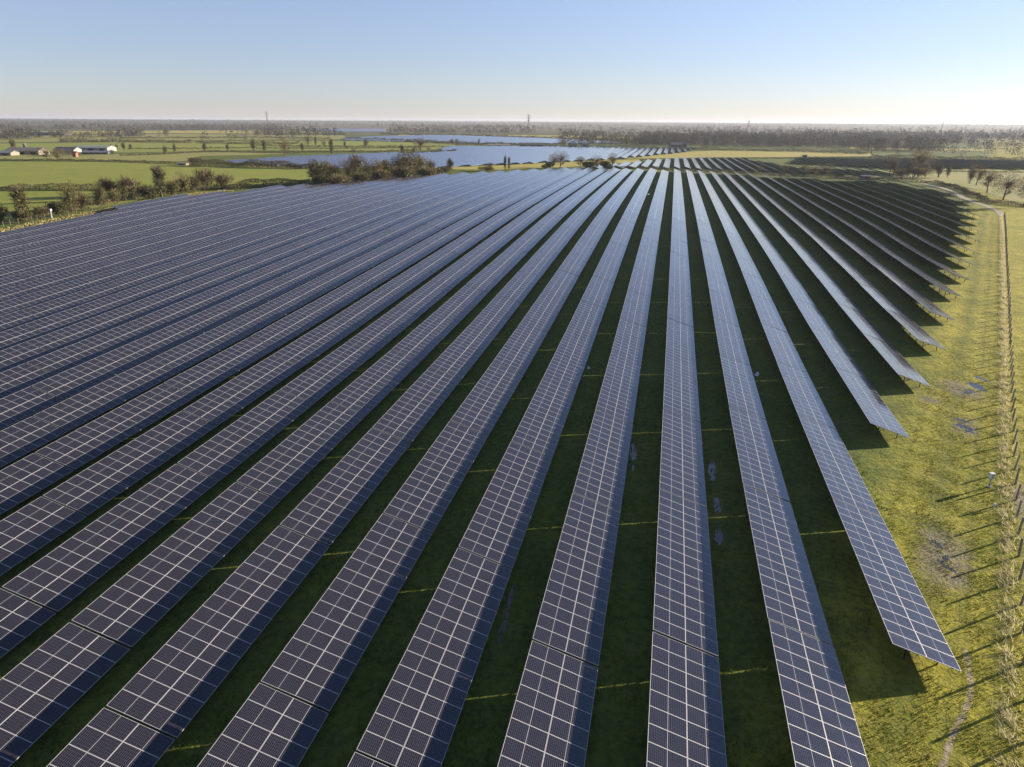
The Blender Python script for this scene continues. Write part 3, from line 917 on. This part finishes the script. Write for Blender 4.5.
# trees in the strip between the first and the second solar field
SG = 'trees on the strip between the first and second solar fields'
for px, py, h, k, wd, lab in [(450, 172.5, 15, 'ivy', 1.1, 'small ivy tree alone on the yellow strip left of the thin pair'),
        (490, 171, 9, 'bare', 1.0, 'short bare sapling left of the thin upright pair'),
        (505, 170.5, 16, 'tall', .7, 'left one of two thin upright trees on the yellow strip'),
        (509, 170.5, 14, 'tall', .7, 'right one of two thin upright trees on the yellow strip'),
        (560, 168.5, 19, 'bare', 1.25, 'large round bare tree on the strip between solar fields'),
        (553, 167.5, 14, 'bare', 1.2, 'bare tree half behind the left of the large round one'),
        (580, 168, 12, 'bare', 1.2, 'low bare tree just right of the large round one'),
        (596, 169, 15, 'bare', 1.2, 'rounded bare tree standing second right of the large round one'),
        (612, 168.5, 16, 'bare', 1.0, 'thin-crowned bare tree at the right end of the strip')]:
    tree(px, py, h, k, lab, SG, wd)
for a in [(446, 173, 9, 5, 'brown', 'little brown bush under the lone small ivy tree'), (486, 171.5, 12, 5, 'brown', 'little brown bush left of the thin upright pair'),
          (548, 168.5, 14, 6, 'dark', 'dark bush at the foot of the large round bare tree'), (590, 169, 16, 7, 'dark', 'dark bush between two rounded bare trees on the strip'), (606, 168.5, 14, 7, 'dark', 'dark bush below the thin-crowned bare tree')]:
    bush(*a[:5], a[5], SG)
# hedges
hedge([(612, 168.5), (660, 170), (720, 172.2), (790, 176), (868, 180)], 2.8, 'long low brown hedge closing the far end of the first solar rows', (.75, .15, .1), 3)
hedge([(-30, 192), (0, 191), (60, 190), (95, 190)], 6.5, 'brown hedge between the two nearest green fields at far left', (.7, .15, .15), 2.5)
hedge([(150, 192), (118, 190), (100, 190)], 5.5, 'short dark continuation of the brown hedge towards the border belt', (.4, .3, .3), 2.5)
hedge([(228, 190), (262, 187), (310, 184.5)], 8.5, 'dark hedge along the panels left of the dense clump', (.3, .2, .5), 3)
hedge([(-30, 161.5), (60, 161), (120, 162.2), (180, 164.5)], 2.6, 'long dark clipped hedge behind the biggest green field', (.25, .15, .6), 2)
hedge([(191, 166), (250, 167.5), (316, 169.2)], 7.5, 'thick brown topped hedge in front of the second solar field', (.6, .05, .35), 4)
hedge([(190, 165.5), (200, 166)], 9, 'bushy brown left end of the thick hedge', (.8, .1, .1), 4)
hedge([(35, 216), (70, 210), (105, 203), (150, 196), (190, 190.5), (228, 187.5)], 6.0, 'tangled low undergrowth linking the bushes along the left border', (.5, .35, .15), 3.0)
hedge([(314, 186.5), (350, 184.5), (400, 180), (436, 176.5)], 9.0, 'olive undergrowth filling the dense clump behind the far edge of the panels', (.35, .45, .2), 3.5)
far_hedges = [([(120, 156), (165, 154.5), (210, 151.5), (256, 152.8), (300, 153.6)], 1.8, 'thin hedge running up behind the cattle fields'),
    ([(256, 152.8), (380, 152.0), (420, 150)], 1.7, 'thin dark hedge line just above the second solar field'),
    ([(256, 148.6), (330, 148.9), (420, 148)], 1.6, 'middle dark hedge line across the fields behind the second solar field'),
    ([(256, 145.8), (320, 147.0), (456, 147.2)], 1.7, 'upper dark hedge line across the fields behind the second solar field'),
    ([(128, 149.2), (190, 149.0), (256, 148)], 1.6, 'hedge line left of the lone ivy trees'),
    ([(60, 141.8), (130, 142.2), (192, 143.2)], 3.2, 'broad dark hedge behind the farm with grey sheds'),
    ([(196, 143.3), (256, 144.3), (300, 144)], 2.6, 'dark hedge right of the gap behind the grey farm sheds'),
    ([(120, 138.6), (256, 138.0), (330, 139)], 1.8, 'far purple brown hedge line across the left fields'),
    ([(345, 139.5), (400, 141.2), (460, 144.4), (520, 145.8)], 2.8, 'dark hedge between second and third solar fields'),
    ([(400, 154.8), (440, 153.3), (456, 152.0)], 3.0, 'brown hedge pointing into the second solar field'),
    ([(560, 147.8), (640, 149.0), (700, 149.5)], 2.6, 'dark hedge behind the second solar field right of the sheds'),
    ([(380, 134.5), (460, 136), (520, 138), (640, 142)], 2.4, 'hedge and scrub behind the third solar field'),
    ([(256, 133.8), (345, 134.8), (345, 135.5)], 2.2, 'hedge left of the third solar field'),
    ([(870, 157.5), (930, 159), (1040, 161)], 3.5, 'brown hedge behind the right-hand solar field'),
    ([(700, 150.2), (800, 152), (872, 154.5)], 3.0, 'dark hedge behind the long yellow field'),
    ([(640, 160.5), (720, 158.6), (800, 158.5), (872, 157.8)], 1.2, 'thin dark hedge along the near side of the yellow field')]
for P, h, lab in far_hedges: hedge(P, h, lab, (.45, .15, .4), 2.5, 1.0)
# trees of the left fields
LG = 'lone trees along the field hedges at left'
lone = [(14, 150, 12, 'ivy', 1.2, 'wide dark tree left of the farm silo'), (47, 160.5, 13, 'bare', 1.1, 'bare tree in front of the cream farm sheds'), (58, 160.5, 12, 'olive', 1, 'tree just right of the bare one before the farm'),
        (38, 154, 7, 'ivy', 1.8, 'dark round tree at the right end of the cream farm shed'), (112, 151, 7, 'ivy', 1.2, 'first small dark tree right of the grey sheds'), (117, 150.5, 7, 'ivy', 1.2, 'second small dark tree right of the grey sheds'), (124, 150.5, 9, 'ivy', 1.1, 'third dark tree right of the grey sheds'),
        (63, 156.5, 8, 'bare', 1.6, 'wide bare tree before the dark roofed barn'), (69, 156, 7, 'bare', 1.4, 'small bare tree left of the tiny red shed'), (112.5, 155, 6, 'olive', 1.5, 'small olive tree at the right end of the white walled shed'), (131, 150.5, 7, 'ivy', 1.1, 'fourth dark tree right of the grey sheds'), (165.5, 154.5, 10, 'ivy', 1.2, 'left one of two ivy trees behind the big green field'), (175, 153.5, 11, 'ivy', .8, 'right one of two ivy trees behind the big green field'),
        (205, 151.5, 9, 'ivy', 1.1, 'ivy tree on the hedge left of the field corner'), (228, 152, 10, 'ivy', 1.0, 'ivy tree above the thick brown hedge'), (253.5, 152, 14, 'ivy', .9, 'tall ivy tree above the right part of the thick brown hedge'),
        (264.5, 152.5, 13, 'tall', .9, 'slim dark ivy tree left of the pale forked one'), (285, 158, 22, 'bare', .7, 'tall pale bare tree standing by the second solar field'), (302.5, 152, 10, 'ivy', 1, 'short ivy tree right of the tall pale bare one'),
        (308, 147.5, 12, 'bare', .7, 'slim bare tree in the middle left fields'), (316, 147.5, 13, 'tall', .8, 'dark ivy tree right of the slim bare one'), (324, 148, 9, 'bare', .8, 'small bare tree between two dark ones'),
        (332, 156, 18, 'tall', .8, 'tall ivy tree at the edge of the second solar field'), (345, 148, 8, 'ivy', .9, 'small ivy tree right of the tall one at the panels edge'), (354, 154.5, 7, 'bare', 1.3, 'low spreading tree by the second solar field'), (366, 147.5, 9, 'ivy', 1.2, 'dark round ivy tree near the third solar field'),
        (402, 152.5, 9, 'ivy', 1.4, 'dark tree left of the bare crown on the spit'), (414, 152.8, 6, 'ivy', 1.4, 'small dark tree between two on the spit'), (421, 152.5, 15, 'bare', 1.1, 'tall bare tree on the spit into the second solar field'), (429, 152.3, 7, 'bare', 1.2, 'low bare tree right of the tall one on the spit'),
        (452, 144.5, 6, 'ivy', 1.2, 'small dark tree on the hedge between solar fields, left'), (457, 144.5, 6, 'bare', 1.2, 'small bare tree on the hedge between solar fields'), (479, 145.5, 8, 'ivy', .8, 'upright dark tree on the hedge between solar fields, right'),
        (564, 146.5, 7, 'bare', 1.5, 'rounded tree behind the sheds by the second solar field')]
for px, py, h, k, wd, lab in lone: tree(px, py, h, k, lab, LG, wd)
# right-hand trees beyond the end of the fence
RG = 'trees beyond the far right corner of the panels'
for px, py, h, k, wd, lab in [(889, 175.5, 17, 'bare', 1.0, 'leftmost bare tree beyond the right corner of the panels'), (893.5, 175.5, 14, 'ivy', .9, 'ivy tree right against the leftmost bare tree'),
        (907, 177, 13, 'ivy', 1.1, 'ivy tree left of the tall wide bare one'), (918, 176.5, 24, 'bare', 1.0, 'tallest bare tree beyond the right corner of the panels'), (925, 177, 15, 'bare', 1.1, 'bare tree right of the tallest one'), (938, 177.5, 13, 'ivy', 1.3, 'dark ivy tree on the bright field, left of a slim one'),
        (947, 178, 12, 'ivy', .7, 'slim dark ivy tree on the bright field'), (969.5, 184, 18, 'ivy', .9, 'ivy tree with bare head left of the twin on the curved hedge'), (976, 185.5, 19, 'bare', 1.0, 'bare tree right of the ivy one on the curved hedge'),
        (987, 192.5, 19, 'bare', 1.1, 'middle bare tree of the curved hedge'), (1003, 200, 25, 'bare', 1.1, 'big spreading bare tree near the right edge of the photo'), (1023, 207, 28, 'bare', 1.0, 'bare tree cut by the right edge of the photo'),
        (804, 175, 9, 'bare', 1.4, 'low bare tree on the hedge past the rows, left'), (815, 175.5, 10, 'bare', 1.5, 'low bare tree on the hedge past the rows, second'), (827, 176, 11, 'bare', 1.5, 'low bare tree on the hedge past the rows, third'), (784, 173, 7, 'bare', 1.5, 'small bare tree left of the low trees on the hedge'), (760, 172, 6, 'bare', 1.5, 'smallest bare tree on the hedge past the rows')]:
    tree(px, py, h * 1.2, k, lab, RG, wd)
bush(913, 178, 24, 9, 'brown', 'broad brown thicket under the tallest bare tree', RG)
bush(902, 178, 14, 7, 'brown', 'brown thicket left of the broad one under the tallest tree', RG)
hedge([(868, 180.6), (903, 181.3), (935, 183.2), (955, 187.5), (968, 193.5), (984, 199)], 3.2, 'dark curved hedge sweeping round the right corner of the panels', (.55, .15, .3), 2.2)
hedge([(978, 200), (996, 203.5), (1030, 207.5)], 4.0, 'brown scrub hedge under the big spreading tree at right', (.7, .1, .2), 3.0)
hedge([(905, 171.0), (980, 172.2), (1050, 173)], 1.6, 'pale topped thin hedge behind the bright right-hand field', (.7, .2, .1), 2.0)
# far-off country: woods that read as one mass
def wood(name, label, spec, seed):
    rnd = random.Random(seed); mb = MB(); n = 0
    for (x0, x1, y0, y1, N, hp0, hp1) in spec:
        for _ in range(N):
            px = rnd.uniform(x0, x1); py = y0 + (y1 - y0) * rnd.random()
            ky = (py - (122.3 + (px - 512) * .006))
            if ky < 1.2: continue
            d = 709 * 27.4 / .938 / ky
            dd = ray(px, py); g = CAM + dd * (d / dd.dot(fw))
            z = tz(g.x, g.y)
            if any(inside((px, py), q) for q in CLEAR): continue
            pn = math.sin(g.x * .0061 + 1.3 * math.sin(g.y * .0023)) + math.sin(g.y * .0047 + 1.7 * math.sin(g.x * .0031 + 2)) + .6 * math.sin(g.x * .017 + g.y * .011)
            if pn < -.12 and rnd.random() < .93: continue
            h = (rnd.uniform(6, 13) if d < 2500 else rnd.uniform(8, 15)) * (1 + .22 * math.sin(g.x * .021) * math.sin(g.y * .013))
            wd_ = h * rnd.uniform(.35, .65)
            e = rnd.random(); m = 1 if e < .62 else (3 if e < .8 else 2)
            K = 200 if d < 950 else 70 if d < 1500 else (24 if d < 3500 else 12)
            lr = h * (.045 if K > 100 else .08 if K > 30 else (.12 if K > 20 else .16))
            for _ in range(K):
                a = rnd.uniform(0, 6.28); zz = h * rnd.uniform(.12, 1); r_ = wd_ * rnd.random() ** .5 * (1.15 - (zz / h) ** 2 * .7)
                leaf(mb, Vector((g.x + r_ * math.cos(a), g.y + r_ * math.sin(a), z + zz)), lr, m, rnd)
            n += 1
    o = mb.build(name, [M['bark'], M['wood_twig'], M['wood_ever'], M['wood_olive']])
    tag(o, label, 'woodland', kind='stuff')
    print('WOOD', n, len(mb.f))
CLEAR = [[(20, 136.5), (66, 136.5), (66, 131.5), (20, 131.5)], [(296, 133), (390, 133), (390, 129), (296, 129)]]
wood('distant_woodland', 'mass of bare trees and hedgerows fading towards the horizon', [
    (-60, 1090, 123.2, 125.5, 5200, 2, 3), (-60, 1090, 125, 129, 4200, 2, 4), (-60, 130, 128, 134, 420, 0, 0), (130, 300, 128, 131, 350, 0, 0), (390, 1090, 128, 134, 1500, 0, 0),
    (0, 30, 134, 142, 60, 0, 0), (390, 640, 133.5, 134.5, 120, 0, 0), (560, 1090, 133.5, 139, 1500, 0, 0), (640, 1090, 138, 147, 1500, 0, 0), (700, 1090, 146, 150, 420, 0, 0), (860, 1090, 150, 158, 520, 0, 0), (560, 700, 141, 147, 150, 0, 0), (120, 170, 132, 137, 60, 0, 0),
    (-60, 390, 129.6, 130.6, 420, 0, 0), (-60, 345, 133.4, 134.2, 240, 0, 0), (-60, 60, 138.4, 139.6, 60, 0, 0), (60, 256, 137.4, 138.2, 110, 0, 0), (130, 256, 145.4, 146.0, 30, 0, 0), (190, 300, 141.2, 141.9, 45, 0, 0), (60, 128, 143, 145, 40, 0, 0), (256, 345, 136.6, 137.2, 50, 0, 0)], 5)

# ------------------------------------------------------------------ fence, posts and marker
def fx(y):                                  # the fence line in plan (units of S)
    return interp([(2, 1.93), (5.2, 3.11), (7.56, 4.0), (12.7, 5.92), (22, 9.42), (40.4, 16.3), (60, 23.5)], y)
FP = []
yy = 3.50
while yy < 40.6:
    x = fx(yy) * S; FP.append(Vector((x, yy * S, tz(x, yy * S)))); yy += .459
fence = empty('wire_fence', FP[0])
tag(fence, 'long wire fence on thin wooden posts running up the right side of the field', 'fence')
pm = []
for i in range(3):
    q = MB(); h = 1.38 + .05 * i
    q.bar((0, 0, -.2), (.02 * (i - 1), .015 * i, h), .085, .075, n=7); pm.append(q.mesh('post', [M['wood']]))
for i, p in enumerate(FP):
    o = link('post', pm[(i * 5) % 3], fence, p - FP[0]); o.rotation_euler = (R(random.gauss(0, 1.5)), R(random.gauss(0, 1.5)), random.random() * 6)
wmb = MB()
for i in range(len(FP) - 1):
    a, b = FP[i] - FP[0], FP[i+1] - FP[0]
    for z in (.2, .5, .8, 1.05, 1.25): wmb.bar(a + Vector((0, 0, z)), b + Vector((0, 0, z)), .003, n=3, cap=False)
    if i < 12:
        for q in range(1, 10): 
            c = a.lerp(b, q / 10); wmb.bar(c + Vector((0, 0, .05)), c + Vector((0, 0, 1.1)), .002, n=3, cap=False)
wmb.build('wire_mesh', M['wire'], fence)
# left border fence
LP = [at(x, y) for x, y in [(-20, 233), (0, 229.3), (14, 226.5), (30, 223.5), (41, 221.5), (56, 218.7), (72, 215.8), (88, 212.6), (104, 209.6), (120, 206.3), (140, 201.8), (160, 197.6)]]
LP = [p + Vector((-2.0, 1.0, 0)) for p in LP]
lf = empty('wire_fence', LP[0]); tag(lf, 'low wire fence with pale posts between the left bushes and panels', 'fence')
wmb = MB()
for i, p in enumerate(dense(LP, 2)):
    link('post', pm[i % 3], lf, p - LP[0])
for i in range(len(LP) - 1):
    for z in (.4, .8, 1.2): wmb.bar(LP[i] - LP[0] + Vector((0, 0, z)), LP[i+1] - LP[0] + Vector((0, 0, z)), .008, n=3, cap=False)
wmb.build('wire', M['wire'], lf)
hedge([(-20, 236), (40, 223.5), (100, 212), (150, 202), (190, 195), (232, 191)], 2.0, 'strip of pale dead grass and brambles along the left fence', (1, 0, 0), 3.2, 1.6, 'rough_grass_strip', .2)
bpy.data.objects['rough_grass_strip'].data.materials[1] = leafy('bramble_grass', (.22, .19, .08), (.38, .33, .15), (.48, .42, .22), .3)
bpy.data.objects['rough_grass_strip']['category'] = 'grass'
bpy.data.objects['rough_grass_strip']['kind'] = 'stuff'
p = at(52, 218.5); mk = empty('marker_post', p)
tag(mk, 'white capped marker post in front of the round dark bush', 'post')
q = MB(); q.bar((0, 0, -.1), (0, 0, 1.9), .09, .08, n=8); q.build('pole', M['galv'], mk)
q = MB(); q.box(-.28, .28, -.2, .2, 1.9, 2.35); q.box(-.32, .32, -.24, .24, 2.35, 2.40); q.build('box', M['white'], mk)
# camera pole by the fence
p = at(989, 487); cp = empty('camera_pole', p, R(20))
tag(cp, 'short grey pole with a white box on top beside the fence', 'pole')
q = MB(); q.bar((0, 0, -.1), (0, 0, .85), .07, .06, n=10); q.bar((0, 0, 0), (0, 0, .06), .17, .17, n=10); q.build('pole', M['galv'], cp)
q = MB(); q.box(-.15, .15, -.12, .12, .80, 1.22); q.build('cabinet', M['white'], cp)
q = MB(); q.box(-.18, .18, -.15, .15, 1.22, 1.25); q.build('lid', M['white'], cp)
q = MB(); q.box(-.11, .11, -.132, -.123, .85, 1.17); q.build('door', M['galv'], cp)
p = at(993.5, 509); st = empty('marker_peg', p); tag(st, 'tiny white peg in the grass below the pole with the white box', 'peg')
q = MB(); q.bar((0, 0, -.1), (0, 0, .35), .035, n=6); q.bar((0, 0, .35), (0, 0, .5), .09, .07, n=8); q.build('peg', M['white'], st)

# ------------------------------------------------------------------ farm buildings
def shed(px, py, wpx, hpx, dm, wall, roof, name, label, gable=.35, doors=2, wins=0, yaw=0, chim=0):
    p = at(px, py); d = depth(p)
    W_ = wpx * d / F; H = hpx * d / F
    r = empty(name, p, AZ + yaw)
    tag(r, label, {'farm_shed': 'shed', 'house': 'house', 'warehouse': 'warehouse'}[name])
    he = H * (1 - gable)
    mb = MB(); a, b = W_ / 2, dm
    mb.quad((-a, 0, -.5), (a, 0, -.5), (a, 0, he), (-a, 0, he)); mb.quad((a, b, -.5), (-a, b, -.5), (-a, b, he), (a, b, he))
    for s in (-1, 1):
        q = [(s*a, 0, -.5), (s*a, b, -.5), (s*a, b, he), (s*a, 0, he)]
        if s < 0: q = q[::-1]
        mb.quad(*q); t = [(s*a, 0, he), (s*a, b, he), (s*a, b/2, H)]
        mb.tri(*(t if s > 0 else t[::-1]))
    mb.build('wall', wall, r)
    mb = MB(); o = .5
    for s in (0, 1):
        y0, y1 = (-o, b/2) if s == 0 else (b + o, b/2)
        z0 = he - (H - he) * o / (b / 2)
        for dz in (.06, .24):
            q = [(-a - o, y0, z0 + dz), (a + o, y0, z0 + dz), (a + o, y1, H + dz), (-a - o, y1, H + dz)]
            mb.quad(*(q if (s == 0) == (dz > .1) else q[::-1]))
        mb.quad((-a - o, y0, z0 + .06), (a + o, y0, z0 + .06), (a + o, y0, z0 + .24), (-a - o, y0, z0 + .24))
        for x in (-a - o, a + o): mb.quad((x, y0, z0 + .06), (x, y1, H + .06), (x, y1, H + .24), (x, y0, z0 + .24))
    ro = mb.build('roof', roof, r)
    for c in range(chim):
        q = MB(); x = (-a + 1) if c == 0 else (a - 1); q.box(x - .4, x + .4, b/2 - .4, b/2 + .4, H - .5, H + 1.1); q.build('chimney', M['red_brick'], ro)
    n = doors
    for i in range(n):
        x = -a + W_ * (i + .5) / n; dw = min(W_ / n * .45, 4.5)
        q = MB(); q.box(x - dw/2, x + dw/2, -.06, -.003, 0, he * .78); q.build('door', M['dark'], r)
    for i in range(wins):
        for zz in ((.2, .42), (.62, .84)):
            x = -a + W_ * (i + .5) / wins + W_ / wins * .3
            if zz[0] < .5 and doors and i % 2 == 0 and False: continue
            q = MB(); q.box(x - .5, x + .5, -.05, -.003, he * zz[0], he * zz[1]); wv = q.build('window', M['dark'], r)
    return r
shed(22, 154.8, 34, 6.5, 14, M['cream'], M['cream'], 'farm_shed', 'long cream farm shed at left edge below the silo', .45, 3)
shed(5, 155.8, 12, 4.5, 10, M['cream'], M['grey_roof'], 'farm_shed', 'small low shed cut by the left edge of the photo', .4, 1)
shed(91, 151.4, 33, 5.2, 16, M['grey_roof'], M['green_roof'], 'farm_shed', 'big farm shed with wide grey green roof', .35, 3)
shed(95, 154.2, 26, 3.0, 7, M['dull_white'], M['grey_roof'], 'farm_shed', 'long white walled shed in front of the big grey green roof', .45, 4)
shed(74.5, 157, 3.2, 5, 3, M['red_brick'], M['red_brick'], 'farm_shed', 'tiny red shed at the left corner of the white walled shed', .3, 1)
shed(64, 152.5, 20, 5, 12, M['grey_roof'], M['slate'], 'farm_shed', 'dark roofed barn between the silo and the big shed', .5, 2)
p = at(25.7, 150.5); si = empty('silo', p); tag(si, 'upright white silo behind the long cream shed', 'silo')
d = depth(p); hh = 6.8 * d / F; rr = 1.5 * d / F
q = MB(); q.bar((0, 0, -.3), (0, 0, hh * .86), rr, n=16); q.build('tank', M['dull_white'], si)
q = MB(); q.bar((0, 0, hh * .86), (0, 0, hh), rr * 1.04, rr * .3, n=16); q.build('cap', M['grey_roof'], si)
shed(38, 135.3, 26, 3.2, 30, M['dull_white'], M['dull_white'], 'warehouse', 'long white warehouse far away at upper left', .35, 3)
shed(56.5, 135.6, 13, 3.2, 25, M['dull_white'], M['slate'], 'warehouse', 'white warehouse with dark roof right of the long one', .5, 2)
shed(182, 165.2, 8, 2.4, 4, M['cream'], M['cream'], 'farm_shed', 'tiny pale shed at the hedge gap behind the big field', .4, 1)
shed(499, 147.0, 22, 2.6, 14, M['cream'], M['cream'], 'farm_shed', 'left one of two long pale sheds by the second solar field', .4, 3)
shed(532, 147.2, 24, 4.0, 16, M['cream'], M['dull_white'], 'farm_shed', 'right one of two long pale sheds, white roofed', .4, 3)
shed(551, 147.4, 11, 2.6, 10, M['dull_white'], M['dull_white'], 'farm_shed', 'small white roofed shed right of the two long sheds', .5, 1)
shed(573, 147.6, 8, 4.0, 8, M['red_brick'], M['slate'], 'house', 'small red brick house right of the pale sheds', .4, 1, 2, 0, 1)
shed(585, 147.2, 7, 3.6, 8, M['cream'], M['slate'], 'house', 'cream house next to the small red brick house', .4, 1, 2, 0, 1)
shed(685, 147.8, 3.0, 4.8, 6, M['dull_white'], M['slate'], 'house', 'narrow white house end at the right tip of second solar field', .3, 1, 1, 0, 1)
shed(677, 147.5, 12, 4.5, 14, M['slate'], M['slate'], 'farm_shed', 'dark blue grey barn beside the narrow white house', .45, 2)
shed(795.5, 141.8, 4.5, 3.2, 9, M['dull_white'], M['slate'], 'house', 'white house in the woods above the yellow field', .35, 1, 2, 0, 2)
shed(805.5, 157.2, 3.0, 2.0, 4, M['dull_white'], M['dull_white'], 'farm_shed', 'tiny white hut at the edge of the right-hand solar field', .3, 1)
shed(422.5, 127.0, 2.5, 2.8, 12, M['dull_white'], M['slate'], 'house', 'far white house near the horizon left of centre', .35, 1, 2, 0, 1)
shed(466, 127.6, 6, 1.8, 20, M['dull_white'], M['dull_white'], 'warehouse', 'far white warehouse near the horizon, left of its longer twin', .35, 2)
shed(478, 128.0, 8, 1.8, 20, M['dull_white'], M['dull_white'], 'warehouse', 'far long white warehouse near the horizon in the centre', .35, 2)
shed(385, 180.8, 1, 1, 1, M['dark'], M['dark'], 'farm_shed', 'x') if False else None
# substation cabin at the far right corner of the rows
shed(866, 180, 8, 4.2, 3.5, M['slate'], M['slate'], 'farm_shed', 'small dark blue cabin at the far right corner of the rows', .2, 1)
# ------------------------------------------------------------------ pylons
def pylon(px, py, hpx, label):
    p = at(px, py); d = depth(p); H = hpx * d / F
    r = empty('pylon', p, R(40)); tag(r, label, 'pylon', 'electricity pylons on the horizon')
    t = H * .011
    mb = MB(); b = H * .085
    def wid(z): return b * (1 - .82 * min(z / (H * .62), 1)) if z < H * .62 else b * .18 * (1 - .6 * (z - H * .62) / (H * .38))
    lv = [H * q for q in (0, .12, .24, .36, .48, .58, .68, .78, .88, 1)]
    for i in range(len(lv) - 1):
        z0, z1 = lv[i], lv[i+1]; a, c = wid(z0), wid(z1)
        for sx, sy in ((1, 1), (1, -1), (-1, -1), (-1, 1)):
            mb.bar((sx*a, sy*a, z0), (sx*c, sy*c, z1), t, n=3, cap=False)
        for k in range(4):
            q = [(1, 1), (1, -1), (-1, -1), (-1, 1)]
            u, v = q[k], q[(k+1) % 4]
            mb.bar((u[0]*a, u[1]*a, z0), (v[0]*c, v[1]*c, z1), t * .6, n=3, cap=False)
            mb.bar((v[0]*a, v[1]*a, z0), (u[0]*c, u[1]*c, z1), t * .6, n=3, cap=False)
    mb.build('tower', M['pylon'], r)
    for z, L_ in ((.66, .13), (.78, .16), (.90, .11)):
        mb = MB(); z *= H; L_ *= H
        for s in (-1, 1):
            mb.bar((0, 0, z + H * .02), (s * L_, 0, z), t * .7, n=3); mb.bar((0, 0, z - H * .012), (s * L_, 0, z), t * .7, n=3)
            mb.bar((s * L_, 0, z), (s * L_, 0, z - H * .03), t * .5, n=3)
        mb.build('cross_arm', M['pylon'], r)
pylon(267.5, 124.5, 12.5, 'leftmost faint pylon on the horizon')
pylon(528.5, 132.5, 17.5, 'tallest pylon standing left of the centre of the horizon')
pylon(747.5, 136, 15, 'pylon in the hazy woods right of centre')
pylon(940.5, 136.5, 14, 'rightmost pylon fading in the haze')

# ------------------------------------------------------------------ grass: stuff
def blades():
    rnd = random.Random(3); mb = MB()
    def blade(p, h, w_, lean, m):
        a = rnd.uniform(0, 6.28); n = Vector((math.cos(a), math.sin(a), 0)) * w_
        e = p + Vector((lean.x, lean.y, h))
        mb.tri(p - n, p + n, e, m)
    # pale dead tufts along the fence
    for _ in range(24000):
        t = rnd.random() ** 1.35; y = 3.3 + (40.3 - 3.3) * t
        cl = math.sin(y * 9) * .3 + math.sin(y * 23.7) * .3 + math.sin(y * 51.3) * .25
        if rnd.random() > .33 + cl + .15 * t: continue
        off = rnd.gauss(-.62, .2) - .25 * math.sin(y * 31)
        x = fx(y) * S + off; yy_ = y * S + rnd.gauss(0, .3)
        p = Vector((x, yy_, tz(x, yy_) - .02))
        k = 1 + t * 1.2
        blade(p, rnd.uniform(.16, .56), .017 * k, Vector((rnd.gauss(-.25, .25), rnd.gauss(.1, .25), 0)), 0)
    o = mb.build('dry_grass', [M['dry']]); tag(o, 'pale dead grass tufts growing along the foot of the fence', 'grass', kind='stuff')
    mb = MB()
    for _ in range(90000):
        t = rnd.random() ** 1.5; y = 3.0 + 16 * t
        xa = (y - 5.0) / 2.562 + 1.6 if y > 4.3 else .5
        x1 = fx(y) + 1.2
        x = (xa + (x1 - xa) * rnd.random()) * S
        yy_ = y * S
        cl = math.sin(x * 1.7 + y * 5) + math.sin(x * 3.1 - y * 7.3) + math.sin(x * .9 + y * 11.7)
        if cl < rnd.uniform(-1.6, 1.4) or rnd.random() < t * t * 1.3: continue
        p = Vector((x, yy_, tz(x, yy_) - .01))
        blade(p, rnd.uniform(.06, .2) , .022 * (1 + t), Vector((rnd.gauss(0, .07), rnd.gauss(0, .07), 0)), 0)
    o = mb.build('grass', [M['blade']]); tag(o, 'rough green and yellow grass between the table ends and the fence', 'grass', kind='stuff')
blades()
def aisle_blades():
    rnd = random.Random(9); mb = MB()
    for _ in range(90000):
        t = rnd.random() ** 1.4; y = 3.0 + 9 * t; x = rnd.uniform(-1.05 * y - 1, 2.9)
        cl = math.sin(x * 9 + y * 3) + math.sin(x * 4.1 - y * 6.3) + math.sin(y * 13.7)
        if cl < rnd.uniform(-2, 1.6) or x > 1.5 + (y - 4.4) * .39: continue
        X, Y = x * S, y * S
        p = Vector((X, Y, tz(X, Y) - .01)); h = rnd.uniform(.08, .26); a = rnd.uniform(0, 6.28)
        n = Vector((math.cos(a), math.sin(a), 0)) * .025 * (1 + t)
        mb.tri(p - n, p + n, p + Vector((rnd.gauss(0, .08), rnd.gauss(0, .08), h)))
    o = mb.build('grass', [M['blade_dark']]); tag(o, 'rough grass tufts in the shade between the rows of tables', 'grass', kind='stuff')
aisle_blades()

# ------------------------------------------------------------------ air
hz = bpy.data.materials.new('haze'); hz.use_nodes = True
t = hz.node_tree
for n in list(t.nodes): t.nodes.remove(n)
pv = t.nodes.new('ShaderNodeVolumePrincipled'); oo = t.nodes.new('ShaderNodeOutputMaterial')
pv.inputs['Color'].default_value = (.58, .63, .74, 1)
pv.inputs['Density'].default_value = 0.75e-4
pv.inputs['Anisotropy'].default_value = .25
t.links.new(pv.outputs[0], oo.inputs['Volume'])
mb = MB(); mb.box(-16500, 16500, -900, 16500, -1.5, 62)
ho = mb.build('haze', hz)
tag(ho, kind='stuff')
import bmesh
bm = bmesh.new(); bm.from_mesh(ho.data); bmesh.ops.remove_doubles(bm, verts=bm.verts[:], dist=.01); bmesh.ops.recalc_face_normals(bm, faces=bm.faces[:]); bm.to_mesh(ho.data); bm.free()
